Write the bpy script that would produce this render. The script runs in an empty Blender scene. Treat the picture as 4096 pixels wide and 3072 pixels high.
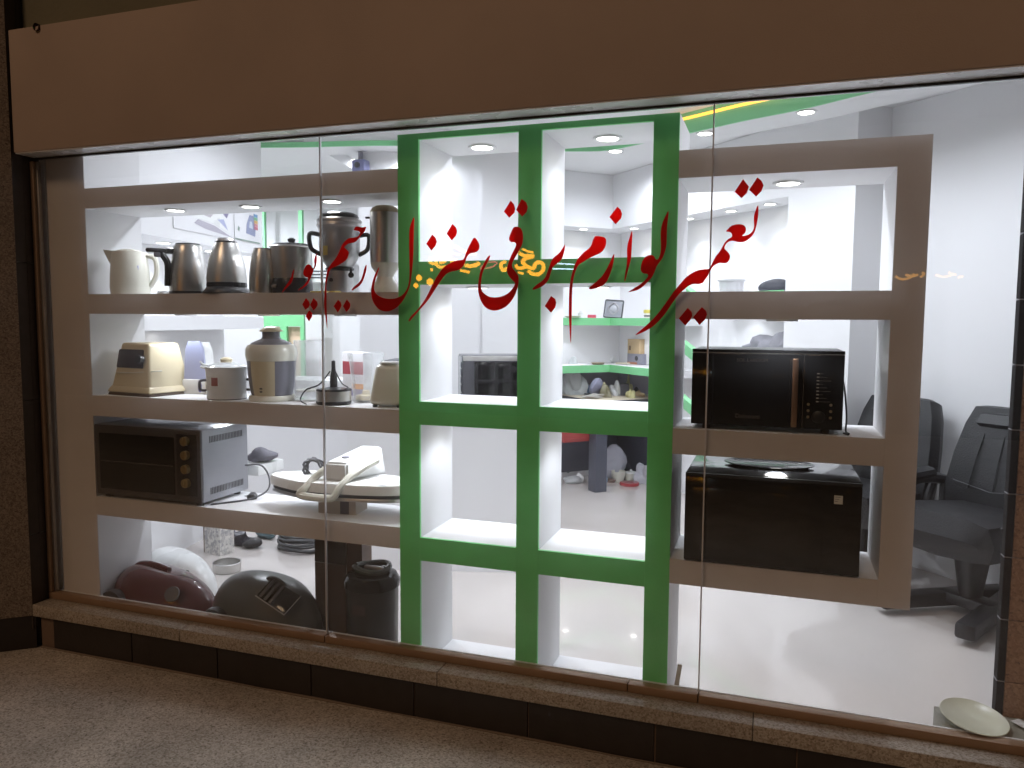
import bpy, bmesh, math, random
from mathutils import Vector, Matrix
from mathutils.geometry import tessellate_polygon
R = math.radians
SC = bpy.context.scene
COL = SC.collection
rnd = random.Random(7)

# ------------------------------------------------------------------ camera
F, YAW, PITCH, ROLL, CD, CH = 3072.9, .329038, .0830398, .005782, 2.6517, 1.28444
PW, PH = 4096, 3072
FWD = Vector((-math.sin(YAW)*math.cos(PITCH), math.cos(YAW)*math.cos(PITCH), -math.sin(PITCH)))
RGT = Vector((math.cos(YAW), math.sin(YAW), 0))
UPV = RGT.cross(FWD)
RGT, UPV = math.cos(ROLL)*RGT + math.sin(ROLL)*UPV, -math.sin(ROLL)*RGT + math.cos(ROLL)*UPV
CAM = Vector((0, -CD, CH))
cd = bpy.data.cameras.new('camera'); cam = bpy.data.objects.new('camera', cd); COL.objects.link(cam)
cd.sensor_fit = 'HORIZONTAL'; cd.sensor_width = 36; cd.lens = 36*F/PW; cd.clip_start = .05; cd.clip_end = 500
M = Matrix((RGT, UPV, -FWD)).transposed().to_4x4(); M.translation = CAM; cam.matrix_world = M
SC.camera = cam

# ------------------------------------------------------------------ night sky, dim warm street light, exposure
w = bpy.data.worlds.new('World'); SC.world = w; w.use_nodes = True
nt = w.node_tree; nt.nodes.clear()
sky = nt.nodes.new('ShaderNodeTexSky'); sky.sky_type = 'NISHITA'; sky.sun_disc = False
sky.sun_elevation = R(-3); sky.sun_rotation = R(200)
bg = nt.nodes.new('ShaderNodeBackground'); bg.inputs[1].default_value = .1
ow = nt.nodes.new('ShaderNodeOutputWorld'); nt.links.new(sky.outputs[0], bg.inputs[0]); nt.links.new(bg.outputs[0], ow.inputs[0])
sd = bpy.data.lights.new('sun', 'SUN'); sd.energy = .48; sd.angle = R(14); sd.color = (1, .65, .41)
so = bpy.data.objects.new('sun', sd); COL.objects.link(so)
so.rotation_euler = Vector((.12, .72, -.62)).to_track_quat('-Z', 'Y').to_euler()   # falls on the facade from the street, from above
SC.view_settings.view_transform = 'Standard'; SC.view_settings.look = 'None'
SC.view_settings.exposure = 0; SC.view_settings.gamma = 1
try:
    SC.cycles.transparent_max_bounces = 24; SC.cycles.max_bounces = 10; SC.cycles.diffuse_bounces = 5
    SC.cycles.sample_clamp_indirect = 6
except Exception: pass

# ------------------------------------------------------------------ photo pixel -> point on a plane of the place
def ray(px, py): return FWD + RGT*((px-PW/2)/F) - UPV*((py-PH/2)/F)
def at(px, py, y=None, z=None, x=None):
    d = ray(px, py)
    t = (y-CAM.y)/d.y if y is not None else (z-CAM.z)/d.z if z is not None else (x-CAM.x)/d.x
    return CAM + d*t
def mpp(p): return (p-CAM).dot(FWD)/F                    # metres per photo pixel at p
def crop(x0, y0, s): return lambda x, y: (x0+x*s, y0+y*s)

# ------------------------------------------------------------------ materials
MAT = {}
def mat(name, col, rough=.5, metal=0, var=.06, vscale=8, bump=0, bscale=60, emit=None, es=0, coat=0, alpha=1, trans=0, spec=.5):
    if name in MAT: return MAT[name]
    m = bpy.data.materials.new(name); m.use_nodes = True; t = m.node_tree
    b = t.nodes['Principled BSDF']
    b.inputs['Roughness'].default_value = rough; b.inputs['Metallic'].default_value = metal
    b.inputs['Coat Weight'].default_value = coat; b.inputs['Alpha'].default_value = alpha
    b.inputs['Transmission Weight'].default_value = trans; b.inputs['Specular IOR Level'].default_value = spec
    tc = t.nodes.new('ShaderNodeTexCoord')
    n = t.nodes.new('ShaderNodeTexNoise'); n.inputs['Scale'].default_value = vscale; n.inputs['Detail'].default_value = 5
    t.links.new(tc.outputs['Object'], n.inputs['Vector'])
    mx = t.nodes.new('ShaderNodeMix'); mx.data_type = 'RGBA'
    mx.inputs['A'].default_value = (*[max(0, c*(1-var)) for c in col], 1); mx.inputs['B'].default_value = (*[min(1, c*(1+var)) for c in col], 1)
    t.links.new(n.outputs['Fac'], mx.inputs['Factor']); t.links.new(mx.outputs['Result'], b.inputs['Base Color'])
    rr = t.nodes.new('ShaderNodeMapRange'); rr.inputs[3].default_value = max(.02, rough*.85); rr.inputs[4].default_value = min(1, rough*1.15)
    t.links.new(n.outputs['Fac'], rr.inputs[0]); t.links.new(rr.outputs[0], b.inputs['Roughness'])
    if bump:
        n2 = t.nodes.new('ShaderNodeTexNoise'); n2.inputs['Scale'].default_value = bscale; n2.inputs['Detail'].default_value = 6
        t.links.new(tc.outputs['Object'], n2.inputs['Vector'])
        bp = t.nodes.new('ShaderNodeBump'); bp.inputs['Strength'].default_value = bump; bp.inputs['Distance'].default_value = .01
        t.links.new(n2.outputs['Fac'], bp.inputs['Height']); t.links.new(bp.outputs[0], b.inputs['Normal'])
    if emit: b.inputs['Emission Color'].default_value = (*emit, 1); b.inputs['Emission Strength'].default_value = es
    MAT[name] = m; return m
def granite(name, cols, scale=180, rough=.55, bump=.15, big=.25):
    if name in MAT: return MAT[name]
    m = bpy.data.materials.new(name); m.use_nodes = True; t = m.node_tree; b = t.nodes['Principled BSDF']
    tc = t.nodes.new('ShaderNodeTexCoord')
    v = t.nodes.new('ShaderNodeTexVoronoi'); v.inputs['Scale'].default_value = scale; t.links.new(tc.outputs['Object'], v.inputs['Vector'])
    n = t.nodes.new('ShaderNodeTexNoise'); n.inputs['Scale'].default_value = scale*.45; n.inputs['Detail'].default_value = 8; t.links.new(tc.outputs['Object'], n.inputs['Vector'])
    n3 = t.nodes.new('ShaderNodeTexNoise'); n3.inputs['Scale'].default_value = 3.2; n3.inputs['Detail'].default_value = 6; t.links.new(tc.outputs['Object'], n3.inputs['Vector'])
    sp = t.nodes.new('ShaderNodeSeparateColor'); t.links.new(v.outputs['Color'], sp.inputs[0])
    ad = t.nodes.new('ShaderNodeMath'); ad.operation = 'ADD'; t.links.new(sp.outputs[0], ad.inputs[0]); t.links.new(n.outputs['Fac'], ad.inputs[1])
    ml = t.nodes.new('ShaderNodeMath'); ml.operation = 'MULTIPLY'; ml.inputs[1].default_value = .6; t.links.new(ad.outputs[0], ml.inputs[0])
    r = t.nodes.new('ShaderNodeValToRGB'); t.links.new(ml.outputs[0], r.inputs[0])
    e = r.color_ramp.elements; e[0].position = .2; e[0].color = (*cols[0], 1); e[1].position = .82; e[1].color = (*cols[-1], 1)
    for k, c in enumerate(cols[1:-1]): el = e.new(.2+.62*(k+1)/(len(cols)-1)); el.color = (*c, 1)
    mr = t.nodes.new('ShaderNodeMapRange'); mr.inputs[3].default_value = 1-big; mr.inputs[4].default_value = 1+big; t.links.new(n3.outputs['Fac'], mr.inputs[0])
    mm = t.nodes.new('ShaderNodeMix'); mm.data_type = 'RGBA'; mm.blend_type = 'MULTIPLY'; mm.inputs['Factor'].default_value = 1
    t.links.new(r.outputs[0], mm.inputs['A']); t.links.new(mr.outputs[0], mm.inputs['B']); t.links.new(mm.outputs['Result'], b.inputs['Base Color'])
    b.inputs['Roughness'].default_value = rough
    bp = t.nodes.new('ShaderNodeBump'); bp.inputs['Strength'].default_value = bump; bp.inputs['Distance'].default_value = .004
    t.links.new(n.outputs['Fac'], bp.inputs['Height']); t.links.new(bp.outputs[0], b.inputs['Normal'])
    MAT[name] = m; return m
def clear(name, tint=(1, 1, 1), ior=1.5, haze=0, hazecol=(.8, .85, .88), gloss=.0):
    """thin clear sheet: what is behind shows through, the surface mirrors by its Fresnel factor"""
    if name in MAT: return MAT[name]
    m = bpy.data.materials.new(name); m.use_nodes = True; t = m.node_tree; t.nodes.clear()
    o = t.nodes.new('ShaderNodeOutputMaterial'); tr = t.nodes.new('ShaderNodeBsdfTransparent'); tr.inputs[0].default_value = (*tint, 1)
    gl = t.nodes.new('ShaderNodeBsdfGlossy'); gl.inputs['Roughness'].default_value = gloss; gl.inputs[0].default_value = (1, 1, 1, 1)
    fr = t.nodes.new('ShaderNodeFresnel'); ge = t.nodes.new('ShaderNodeNewGeometry')
    io = t.nodes.new('ShaderNodeMapRange'); io.inputs[3].default_value = ior; io.inputs[4].default_value = 1/ior     # same Fresnel on both sides of a thin sheet
    t.links.new(ge.outputs['Backfacing'], io.inputs[0]); t.links.new(io.outputs[0], fr.inputs[0])
    mx = t.nodes.new('ShaderNodeMixShader'); t.links.new(fr.outputs[0], mx.inputs[0]); t.links.new(gl.outputs[0], mx.inputs[2])
    src = tr.outputs[0]
    if haze:
        df = t.nodes.new('ShaderNodeBsdfDiffuse'); df.inputs[0].default_value = (*hazecol, 1)
        tl = t.nodes.new('ShaderNodeBsdfTranslucent'); tl.inputs[0].default_value = (*hazecol, 1)
        m0 = t.nodes.new('ShaderNodeMixShader'); m0.inputs[0].default_value = .5; t.links.new(df.outputs[0], m0.inputs[1]); t.links.new(tl.outputs[0], m0.inputs[2])
        nz = t.nodes.new('ShaderNodeTexNoise'); nz.inputs['Scale'].default_value = 7; nz.inputs['Detail'].default_value = 4
        mr = t.nodes.new('ShaderNodeMapRange'); mr.inputs[3].default_value = haze*.7; mr.inputs[4].default_value = haze*1.3; t.links.new(nz.outputs['Fac'], mr.inputs[0])
        m1 = t.nodes.new('ShaderNodeMixShader'); t.links.new(mr.outputs[0], m1.inputs[0]); t.links.new(tr.outputs[0], m1.inputs[1]); t.links.new(m0.outputs[0], m1.inputs[2])
        src = m1.outputs[0]
    t.links.new(src, mx.inputs[1]); t.links.new(mx.outputs[0], o.inputs[0]); MAT[name] = m; return m
def glow(name, col, s):
    if name in MAT: return MAT[name]
    m = bpy.data.materials.new(name); m.use_nodes = True; t = m.node_tree; t.nodes.clear()
    o = t.nodes.new('ShaderNodeOutputMaterial'); e = t.nodes.new('ShaderNodeEmission'); e.inputs[0].default_value = (*col, 1); e.inputs[1].default_value = s
    t.links.new(e.outputs[0], o.inputs[0]); MAT[name] = m; return m

WHITE = mat('white_plaster', (.80, .80, .81), .6, var=.02, vscale=5, bump=.05, bscale=40)
GREEN = mat('green_paint', (.15, .68, .20), .5, var=.14, vscale=9, bump=.08, bscale=90)
GREENL = mat('green_trim_paint', (.22, .62, .29), .5, var=.05)
TAUPE = mat('taupe_paint', (.62, .575, .56), .6, var=.10, vscale=6, bump=.08, bscale=60)
BEIGE = mat('fascia_render', (.50, .40, .335), .8, var=.16, vscale=2.2, bump=.15, bscale=220)
FLOORM = mat('polished_floor_tile', (.60, .555, .525), .11, var=.05, vscale=2.5, coat=.3)
STEEL = mat('brushed_steel', (.66, .65, .63), .34, 1, var=.12, vscale=30)
STEELD = mat('dull_steel', (.42, .41, .41), .42, 1, var=.15, vscale=20)
BLACK = mat('black_plastic', (.018, .018, .02), .32, var=.2)
BLACKG = mat('black_gloss', (.006, .006, .007), .09, var=.1, spec=.3)
DARK = mat('charcoal_plastic', (.055, .055, .062), .38, var=.12)
CREAM = mat('cream_plastic', (.66, .58, .40), .32, var=.05)
CREAMW = mat('aged_white_plastic', (.74, .73, .64), .3, var=.04)
WPLAS = mat('white_plastic', (.80, .81, .80), .28, var=.03)
GREYP = mat('grey_plastic', (.20, .20, .24), .35, var=.06)
LAV = mat('lavender_plastic', (.40, .43, .62), .35, var=.06)
REDV = mat('red_vinyl', (.55, .016, .018), .45, var=.04)
_t = REDV.node_tree; _tl = _t.nodes.new('ShaderNodeBsdfTranslucent'); _tl.inputs[0].default_value = (.85, .03, .035, 1); _mx = _t.nodes.new('ShaderNodeMixShader'); _mx.inputs[0].default_value = .6
_o = [n for n in _t.nodes if n.type == 'OUTPUT_MATERIAL'][0]; _t.links.new(_t.nodes['Principled BSDF'].outputs[0], _mx.inputs[1]); _t.links.new(_tl.outputs[0], _mx.inputs[2]); _t.links.new(_mx.outputs[0], _o.inputs[0])   # thin film lets the shop light through
COPPER = mat('bronze_metal', (.42, .26, .17), .33, .8, var=.1)
CARD = mat('cardboard', (.52, .38, .22), .8, var=.08, vscale=12)
LEATH = mat('black_leather', (.0065, .007, .009), .46, var=.25, vscale=25, bump=.25, bscale=120)
MAROON = mat('maroon_gloss_plastic', (.11, .026, .028), .14, var=.1, coat=.5)
PURP = mat('purple_plastic', (.16, .15, .36), .4)
GRAN = granite('tan_granite', [(.14, .11, .08), (.27, .23, .18), (.34, .30, .25), (.42, .38, .33)], 190)
GRAND = granite('brown_granite', [(.06, .045, .034), (.15, .115, .085), (.19, .15, .115), (.26, .21, .165)], 190)
PAVE = granite('pavement_granite', [(.16, .135, .105), (.38, .335, .28), (.46, .415, .36), (.58, .53, .475)], 170, .75, .3, .5)
DTILE = mat('dark_plinth_tile', (.028, .022, .020), .4, var=.35, vscale=10, bump=.1)
DSTONE = mat('dark_reveal_stone', (.05, .04, .035), .35, var=.3, vscale=20)
CHAN = mat('bronze_channel', (.30, .20, .13), .5, .2, var=.15, vscale=12)
DCHAN = mat('dark_channel', (.05, .045, .04), .4, .4, var=.1)
GLASS = clear('window_glass', (.985, .995, .99), haze=.02, hazecol=(.78, .78, .80))
LENS = glow('lamp_lens', (1, .97, .92), 22)

# ------------------------------------------------------------------ mesh helpers
def box(bm, x0, x1, y0, y1, z0, z1):
    v = [bm.verts.new((x, y, z)) for z in (z0, z1) for x, y in ((x0, y0), (x1, y0), (x1, y1), (x0, y1))]
    fs = [bm.faces.new([v[i] for i in q]) for q in ((3, 2, 1, 0), (4, 5, 6, 7), (0, 1, 5, 4), (1, 2, 6, 5), (2, 3, 7, 6), (3, 0, 4, 7))]
    return v, fs
def bx(x0, x1, y0, y1, z0, z1, bev=0, seg=2):
    bm = bmesh.new(); box(bm, min(x0, x1), max(x0, x1), min(y0, y1), max(y0, y1), min(z0, z1), max(z0, z1))
    if bev: bmesh.ops.bevel(bm, geom=bm.edges[:], offset=bev, segments=seg, affect='EDGES', profile=.5)
    return bm
def lathe(prof, seg=32, sx=1, sy=1, bm=None, c=(0, 0)):
    bm = bm or bmesh.new(); rings = []
    for r, z in prof:
        if r < 1e-5: rings.append([bm.verts.new((c[0], c[1], z))]); continue
        rings.append([bm.verts.new((c[0]+sx*r*math.cos(2*math.pi*i/seg), c[1]+sy*r*math.sin(2*math.pi*i/seg), z)) for i in range(seg)])
    for a, b in zip(rings, rings[1:]):
        for i in range(seg):
            j = (i+1) % seg
            if len(a) == 1 and len(b) == 1: continue
            if len(a) == 1: bm.faces.new((a[0], b[j], b[i]))
            elif len(b) == 1: bm.faces.new((a[i], a[j], b[0]))
            else: bm.faces.new((a[i], a[j], b[j], b[i]))
    return bm
def tube(pts, r, seg=8, bm=None, closed=False):
    bm = bm or bmesh.new(); P = [Vector(p) for p in pts]; n = len(P); rings = []
    rr = r if isinstance(r, (list, tuple)) else [r]*n
    up = Vector((0, 0, 1)); prev = None
    for i in range(n):
        a = P[(i-1) % n] if (closed or i > 0) else P[i]; b = P[(i+1) % n] if (closed or i < n-1) else P[i]
        d = (b-a).normalized()
        if prev is None:
            s = d.cross(up); s = d.cross(Vector((1, 0, 0))) if s.length < .05 else s
        else: s = prev - d*prev.dot(d)
        s.normalize(); prev = s; q = d.cross(s)
        rings.append([bm.verts.new(P[i]+rr[i]*(math.cos(2*math.pi*k/seg)*s+math.sin(2*math.pi*k/seg)*q)) for k in range(seg)])
    m = n if closed else n-1
    for i in range(m):
        a, b = rings[i], rings[(i+1) % n]
        for k in range(seg): bm.faces.new((a[k], b[k], b[(k+1) % seg], a[(k+1) % seg]))
    if not closed: bm.faces.new(rings[0]); bm.faces.new(rings[-1][::-1])
    return bm
def spline(pts, n=6, closed=False):
    P = [Vector(p) for p in pts]; out = []; N = len(P)
    for i in range(N if closed else N-1):
        g = lambda k: P[k % N] if closed else P[max(0, min(N-1, k))]
        p0, p1, p2, p3 = g(i-1), g(i), g(i+1), g(i+2)
        for k in range(n):
            t = k/n
            out.append(.5*((2*p1)+(p2-p0)*t+(2*p0-5*p1+4*p2-p3)*t*t+(3*p1-p0-3*p2+p3)*t**3))
    if not closed: out.append(P[-1])
    return out
def prism(poly, h0, h1, axis='z', bm=None):
    """extrude a polygon (2D) between h0 and h1 along an axis"""
    bm = bm or bmesh.new()
    f = {'z': lambda a, b, h: (a, b, h), 'y': lambda a, b, h: (a, h, b), 'x': lambda a, b, h: (h, a, b)}[axis]
    A = [bm.verts.new(f(p[0], p[1], h0)) for p in poly]; B = [bm.verts.new(f(p[0], p[1], h1)) for p in poly]
    n = len(poly)
    for t in tessellate_polygon([[Vector((p[0], p[1], 0)) for p in poly]]):
        bm.faces.new([A[i] for i in t]); bm.faces.new([B[i] for i in t][::-1])
    for i in range(n): bm.faces.new((A[i], A[(i+1) % n], B[(i+1) % n], B[i]))
    return bm
def blob(rx, ry, rz, seed, amp=.25, sub=3, flat=True):
    bm = bmesh.new(); bmesh.ops.create_icosphere(bm, subdivisions=sub, radius=1); q = random.Random(seed)
    k = [(Vector((q.uniform(-1, 1), q.uniform(-1, 1), q.uniform(-1, 1)))*q.uniform(2, 5), q.uniform(0, 6)) for _ in range(7)]
    for v in bm.verts:
        d = 1+amp*sum(math.sin(v.co.dot(a)+p) for a, p in k)/3.5
        v.co = Vector((v.co.x*rx*d, v.co.y*ry*d, v.co.z*rz*d))
        if flat and v.co.z < -rz*.55: v.co.z = -rz*.55
    m = min(v.co.z for v in bm.verts)
    for v in bm.verts: v.co.z -= m
    return bm
def heap(parts):
    bm = bmesh.new()
    for (x, y, z, rx, ry, rz, sd, am) in parts:
        b2 = blob(rx, ry, rz, sd, am, 3); me = bpy.data.meshes.new('tmp'); b2.to_mesh(me); b2.free()
        n0 = len(bm.verts); bm.from_mesh(me); bpy.data.meshes.remove(me); bm.verts.ensure_lookup_table()
        for v in bm.verts[n0:]: v.co += Vector((x, y, z))
    return bm
def mesh(name, bm, smooth=False):
    bmesh.ops.recalc_face_normals(bm, faces=bm.faces[:])
    me = bpy.data.meshes.new(name); bm.to_mesh(me); bm.free()
    if smooth:
        for p in me.polygons: p.use_smooth = True
        try: me.set_sharp_from_angle(angle=R(38))
        except Exception: pass
    return me
def obj(name, bm, m, parent=None, loc=(0, 0, 0), rot=(0, 0, 0), smooth=True, label=None):
    me = bm if isinstance(bm, bpy.types.Mesh) else mesh(name, bm, smooth)
    if m and not me.materials: me.materials.append(m)
    o = bpy.data.objects.new(name, me); COL.objects.link(o); o.location = loc; o.rotation_euler = rot
    if parent: o.parent = parent
    if label: o['label'] = label
    return o
def thing(name, label, cat, loc=(0, 0, 0), rz=0, group=None, rot=None):
    o = bpy.data.objects.new(name, None); COL.objects.link(o); o.location = loc; o.rotation_euler = rot or (0, 0, rz)
    o.empty_display_size = .05
    o['label'] = label; o['category'] = cat
    if group: o['group'] = group
    return o
def tag(o, label, cat, group=None):
    o['label'] = label; o['category'] = cat
    if group: o['group'] = group
    return o
def struct(name, bm, m, smooth=False, loc=(0, 0, 0), rot=(0, 0, 0)):
    o = obj(name, bm, m, None, loc, rot, smooth); o['kind'] = 'structure'; return o
def text(s, size, m, parent, loc, rot, name='lettering', depth=.0006):
    c = bpy.data.curves.new(name, 'FONT'); c.body = s; c.size = size; c.extrude = depth; c.align_x = 'CENTER'; c.align_y = 'CENTER'; c.resolution_u = 2
    t = bpy.data.objects.new(name, c); COL.objects.link(t)
    me = bpy.data.meshes.new_from_object(t.evaluated_get(bpy.context.evaluated_depsgraph_get()))
    bpy.data.objects.remove(t); me.materials.clear(); me.materials.append(m)
    return obj(name, me, None, parent, loc, rot, False)

FL = -.14            # shop floor
GZ = -.245           # pavement
CZ = 2.54            # shop ceiling
SY, SB = .03, .35    # front and back of the display units

# ================================================================== outside
struct('pavement', bx(-30, 30, -8.9, -.03, GZ-.2, GZ), PAVE)
struct('road', bx(-30, 30, -16, -8.904, GZ-.2, GZ-.1), mat('asphalt', (.05, .05, .05), .85, bump=.3, bscale=200))

# plinth of dark tiles under the ledge
pl = thing('plinth', 'low dark brown tiled plinth under the stone window ledge', 'plinth', (0, 0, GZ))
obj('core', bx(-3.19, 3, -.072, .0, 0, .154), mat('mortar', (.16, .11, .08), .9, bump=.2), pl, smooth=False)
tm = mesh('tile', bx(-.2275, .2275, -.08, -.0725, .003, .152, .0015, 1)); tm.materials.append(DTILE)
for k in range(12): obj('tile', tm, None, pl, (-2.873+.46*k-.005+rnd.uniform(-.001, .001), rnd.uniform(-.001, .001), 0))
obj('grout_bead', tube([(-3.18+.3*i, -.083+rnd.uniform(-.002, .003), .004) for i in range(21)], [rnd.uniform(.002, .006) for _ in range(21)], 6), mat('grout', (.20, .16, .125), .9), pl)
# granite ledge
le = thing('window_ledge', 'speckled granite ledge running along the foot of the shop window', 'ledge', (0, 0, -.09))
for x0, x1 in ((-3.2, -2.362), (-2.36, -1.162), (-1.16, -.029), (-.027, 1.17), (1.172, 3)):
    obj('slab', bx(x0, x1, -.106, .02, 0, .055, .003, 2), GRAN, le)
sw = thing('shop_window', 'wide shop window of three clear glass panes in slim channels', 'window', (0, 0, -.035))
for x0, x1 in ((-3.2, -1.702), (-1.699, -.458), (-.456, -.214), (-.211, 3)):
    obj('bottom_channel', bx(x0, x1, -.022, .018, 0, .031, .004, 2), CHAN, sw)
obj('top_channel', bx(-3.2, 3, -.007, .007, 2.0265, 2.0345), DCHAN, sw, smooth=False)
for x0, x1 in ((-3.165, -1.703), (-1.699, -.2135), (-.2105, 3.0)):
    obj('glass_pane', bx(x0, x1, -.004, .004, .005, 2.025), GLASS, sw, smooth=False)
SIL = mat('grey_silicone', (.62, .62, .65), .35, var=.1)
for x in (-1.701, -.212): obj('silicone_joint', bx(x-.0022, x+.0022, -.0055, .0055, .031, 2.026), SIL, sw, smooth=False)
obj('side_frame', bx(-3.2, -3.178, -.02, .02, .032, 2.018, .003), CHAN, sw); obj('side_bead', bx(-3.1775, -3.166, -.008, .008, .032, 2.018, .002), STEELD, sw)
# fascia above the window
fa = thing('fascia', 'wide plain beige fascia panel over the shop window', 'fascia', (0, 0, 2.0))
obj('panel', bx(-3.19, 3.2, -.1, .02, .0045, .525, .004), BEIGE, fa); obj('soffit_board', bx(-3.185, 3.2, -.096, .018, .0, .004), WPLAS, fa, smooth=False)
obj('bolt', lathe([(0, -.012), (.014, -.012), (.016, 0), (.016, .01)], 14), mat('rusty_bolt', (.06, .03, .02), .7), fa, (at(150, 110, y=-.1).x, -.1, at(150, 110, y=-.1).z-2.0), (R(90), 0, 0))
uw = struct('upper_wall', bx(-9, 6, -.02, .3, 2.526, 6), mat('olive_render', (.20, .19, .13), .85, var=.2, vscale=3, bump=.2))
# splayed pillar on the left
lp = thing('stone_pillar', 'splayed pillar clad in speckled brown stone beside the window', 'pillar', (-3.2, -.106, GZ))
dx, dy = -.77, -.64
def quadwall(name, p0, p1, th, z0, z1, m, parent):
    a = Vector((*p0, 0)); b = Vector((*p1, 0)); d = (b-a).normalized(); n = Vector((-d.y, d.x, 0))*th
    return obj(name, prism([a[:2], b[:2], (b+n)[:2], (a+n)[:2]], z0, z1), m, parent, smooth=False)
zs = [.158, .60, 1.22, 1.84, 2.46, 3.1]
for a, b in zip(zs, zs[1:]): quadwall('slab', (0, .0), (dx*2.6, dy*2.6), -.04, a+.0004, b-.0004, GRAND, lp)
quadwall('plinth_tile', (.004, .012), (dx*.42, dy*.42+.012), -.05, .002, .156, DTILE, lp); quadwall('plinth_tile', (dx*.424, dy*.424+.012), (dx*2.6, dy*2.6+.012), -.05, .002, .156, DTILE, lp)
quadwall('core', (.0, .055), (dx*2.6, dy*2.6+.055), -.5, 0, 3.1, DTILE, lp)
for a, b in zip(zs, zs[1:]): obj('reveal_slab', bx(-.06, -.001, .002, .15, a-.066+.0015, b-.066-.0015), DSTONE, lp, smooth=False)

# ================================================================== shop shell
struct('floor', bx(-8, 4, .021, 7, FL-.1, FL), FLOORM)
struct('ceiling', bx(-8, 4, .021, 7, CZ, CZ+.1), WHITE)
struct('wall_under_window', bx(-3.2, 3, .021, .027, FL, -.004), WHITE)
C0 = Vector((-1.37, 4.44, 0)); U = Vector((.70711, -.70711, 0)); V = Vector((-.70711, -.70711, 0))   # along the right wall / along the back wall
def wallstrip(name, a, b, th, z0, z1, m, bm=None):
    a = Vector(a); b = Vector(b); d = (b-a).normalized(); n = Vector((d.y, -d.x, 0))*th
    return prism([a[:2], b[:2], (b+n)[:2], (a+n)[:2]], z0, z1, bm=bm)
struct('wall_right', wallstrip('w', C0, C0+U*5.9, -.1, FL, CZ, WHITE), WHITE)
struct('wall_back', wallstrip('w', C0+V*1.5, C0, -.1, FL, CZ, WHITE), WHITE)
def P2(u, v, z): return C0+U*u+V*v+Vector((0, 0, z))          # u along the right wall, v along the back wall (from the corner)
def on_uplane(px, py, v):            # point of the vertical plane parallel to the right wall at distance v
    d = ray(px, py); n = Vector((.70711, .70711, 0)); q = P2(0, v, 0); return CAM + d*((q-CAM).dot(n)/d.dot(n))
uo = lambda p: (p-C0).dot(U)
ul, ur = uo(on_uplane(3150, 900, .283)), uo(on_uplane(3425, 700, .283))
# overhead bulkheads in the corner
struct('bulkhead_right', prism([P2(.28, .28, 0)[:2], P2(ul+.01, .28, 0)[:2], P2(ul+.01, .003, 0)[:2], P2(.0, .003, 0)[:2]], 2.08, CZ-.002), WHITE)
struct('bulkhead_back', prism([P2(.0, 1.4, 0)[:2], P2(.28, 1.4, 0)[:2], P2(.28, .2805, 0)[:2], P2(.0025, .0055, 0)[:2]], 2.0795, CZ-.002), WHITE)
# pier on the right wall: left edge from the photograph, front 0.28 m out
struct('pier_right_wall', prism([P2(ul, .283, 0)[:2], P2(ur, .283, 0)[:2], P2(ur, .001, 0)[:2], P2(ul, .001, 0)[:2]], FL+.001, CZ-.001), WHITE)
# left part of the room, turned 14 degrees
A14 = Vector((.966, .259, 0)); B14 = Vector((-.19, .98, 0)).normalized()
w1r = Vector((-1.45, 2.42, 0)); w1l = w1r - A14*1.33
struct('wall_middle', wallstrip('w', w1l, w1r, -.12, FL, CZ, WHITE), WHITE)
struct('wall_middle_face', wallstrip('w', w1l+A14*.86+Vector((.01, -.04, 0)), w1r+Vector((.01, -.04, 0)), -.034, FL+.001, CZ-.001, WHITE), WHITE)
struct('wall_rear', wallstrip('w', (-7.5, 2.9, 0), (-2.0, 4.37, 0), -.1, FL, CZ, WHITE), WHITE)
L0 = Vector((-2.97, .362, 0)); NL = Vector((-B14.y, B14.x, 0))      # towards the left wall
struct('wall_left', wallstrip('w', L0+NL*.3, L0+NL*.3+B14*1.36, -.1, FL, CZ, WHITE), WHITE)
struct('wall_far_left', bx(-7.6, -7.5, .3, 5, FL, CZ), WHITE)
struct('wall_front_left', bx(-8, -3.17, .03, .1, FL, CZ), WHITE)
struct('bulkhead_left', wallstrip('w', L0, L0+B14*1.34, -.296, 1.70, CZ-.001, WHITE), WHITE)
# ceiling island with green rim
isl = thing('ceiling_island', 'dropped ceiling panel with a curved green rim above the shop', 'ceiling panel', (0, 0, 2.42))
edge = [(-3.4, 1.70), (-2.98, 1.81), (-2.38, 1.95), (-1.99, 2.2), (-1.71, 2.33), (-1.38, 2.44), (-1.15, 2.50), (-1.01, 2.46), (-.85, 2.37), (-.51, 2.17), (-.22, 1.99), (.09, 1.83), (.36, 1.64), (.75, 1.36), (1.3, .95)]
es = [tuple(p[:2]) for p in spline([(x, y, 0) for x, y in edge], 4)]
back = [(x+.1, y+.30) for x, y in es[::-1]]
es2 = [(x, y+.02) for x, y in es]
obj('soffit', prism(es2+back, 0, .1195), WHITE, isl, smooth=False)
rb = bmesh.new(); rows = []
for x, y in es:
    zt = .028+.0915*min(1, max(0, (x+1.9)/1.3)); rows.append([rb.verts.new(c) for c in ((x, y, -.004), (x, y, zt), (x, y+.018, zt), (x, y+.018, -.004))])
for a, b in zip(rows, rows[1:]):
    for i in range(4): rb.faces.new((a[i], b[i], b[(i+1) % 4], a[(i+1) % 4]))
rb.faces.new(rows[0]); rb.faces.new(rows[-1][::-1])
obj('green_rim', rb, GREENL, isl, smooth=False)
led = [Vector((x, y, 0)) for x, y in es if -.75 < x < .2]
obj('led_strip', prism([(p.x, p.y-.012) for p in led]+[(p.x, p.y-.001) for p in led[::-1]], .078, .092), glow('amber_led', (1, .42, .06), 3.0), isl, smooth=False)
bmz = thing('ceiling_beam', 'shallow white ceiling beam slanting back over the left side', 'beam', (0, 0, 2.46))
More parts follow.
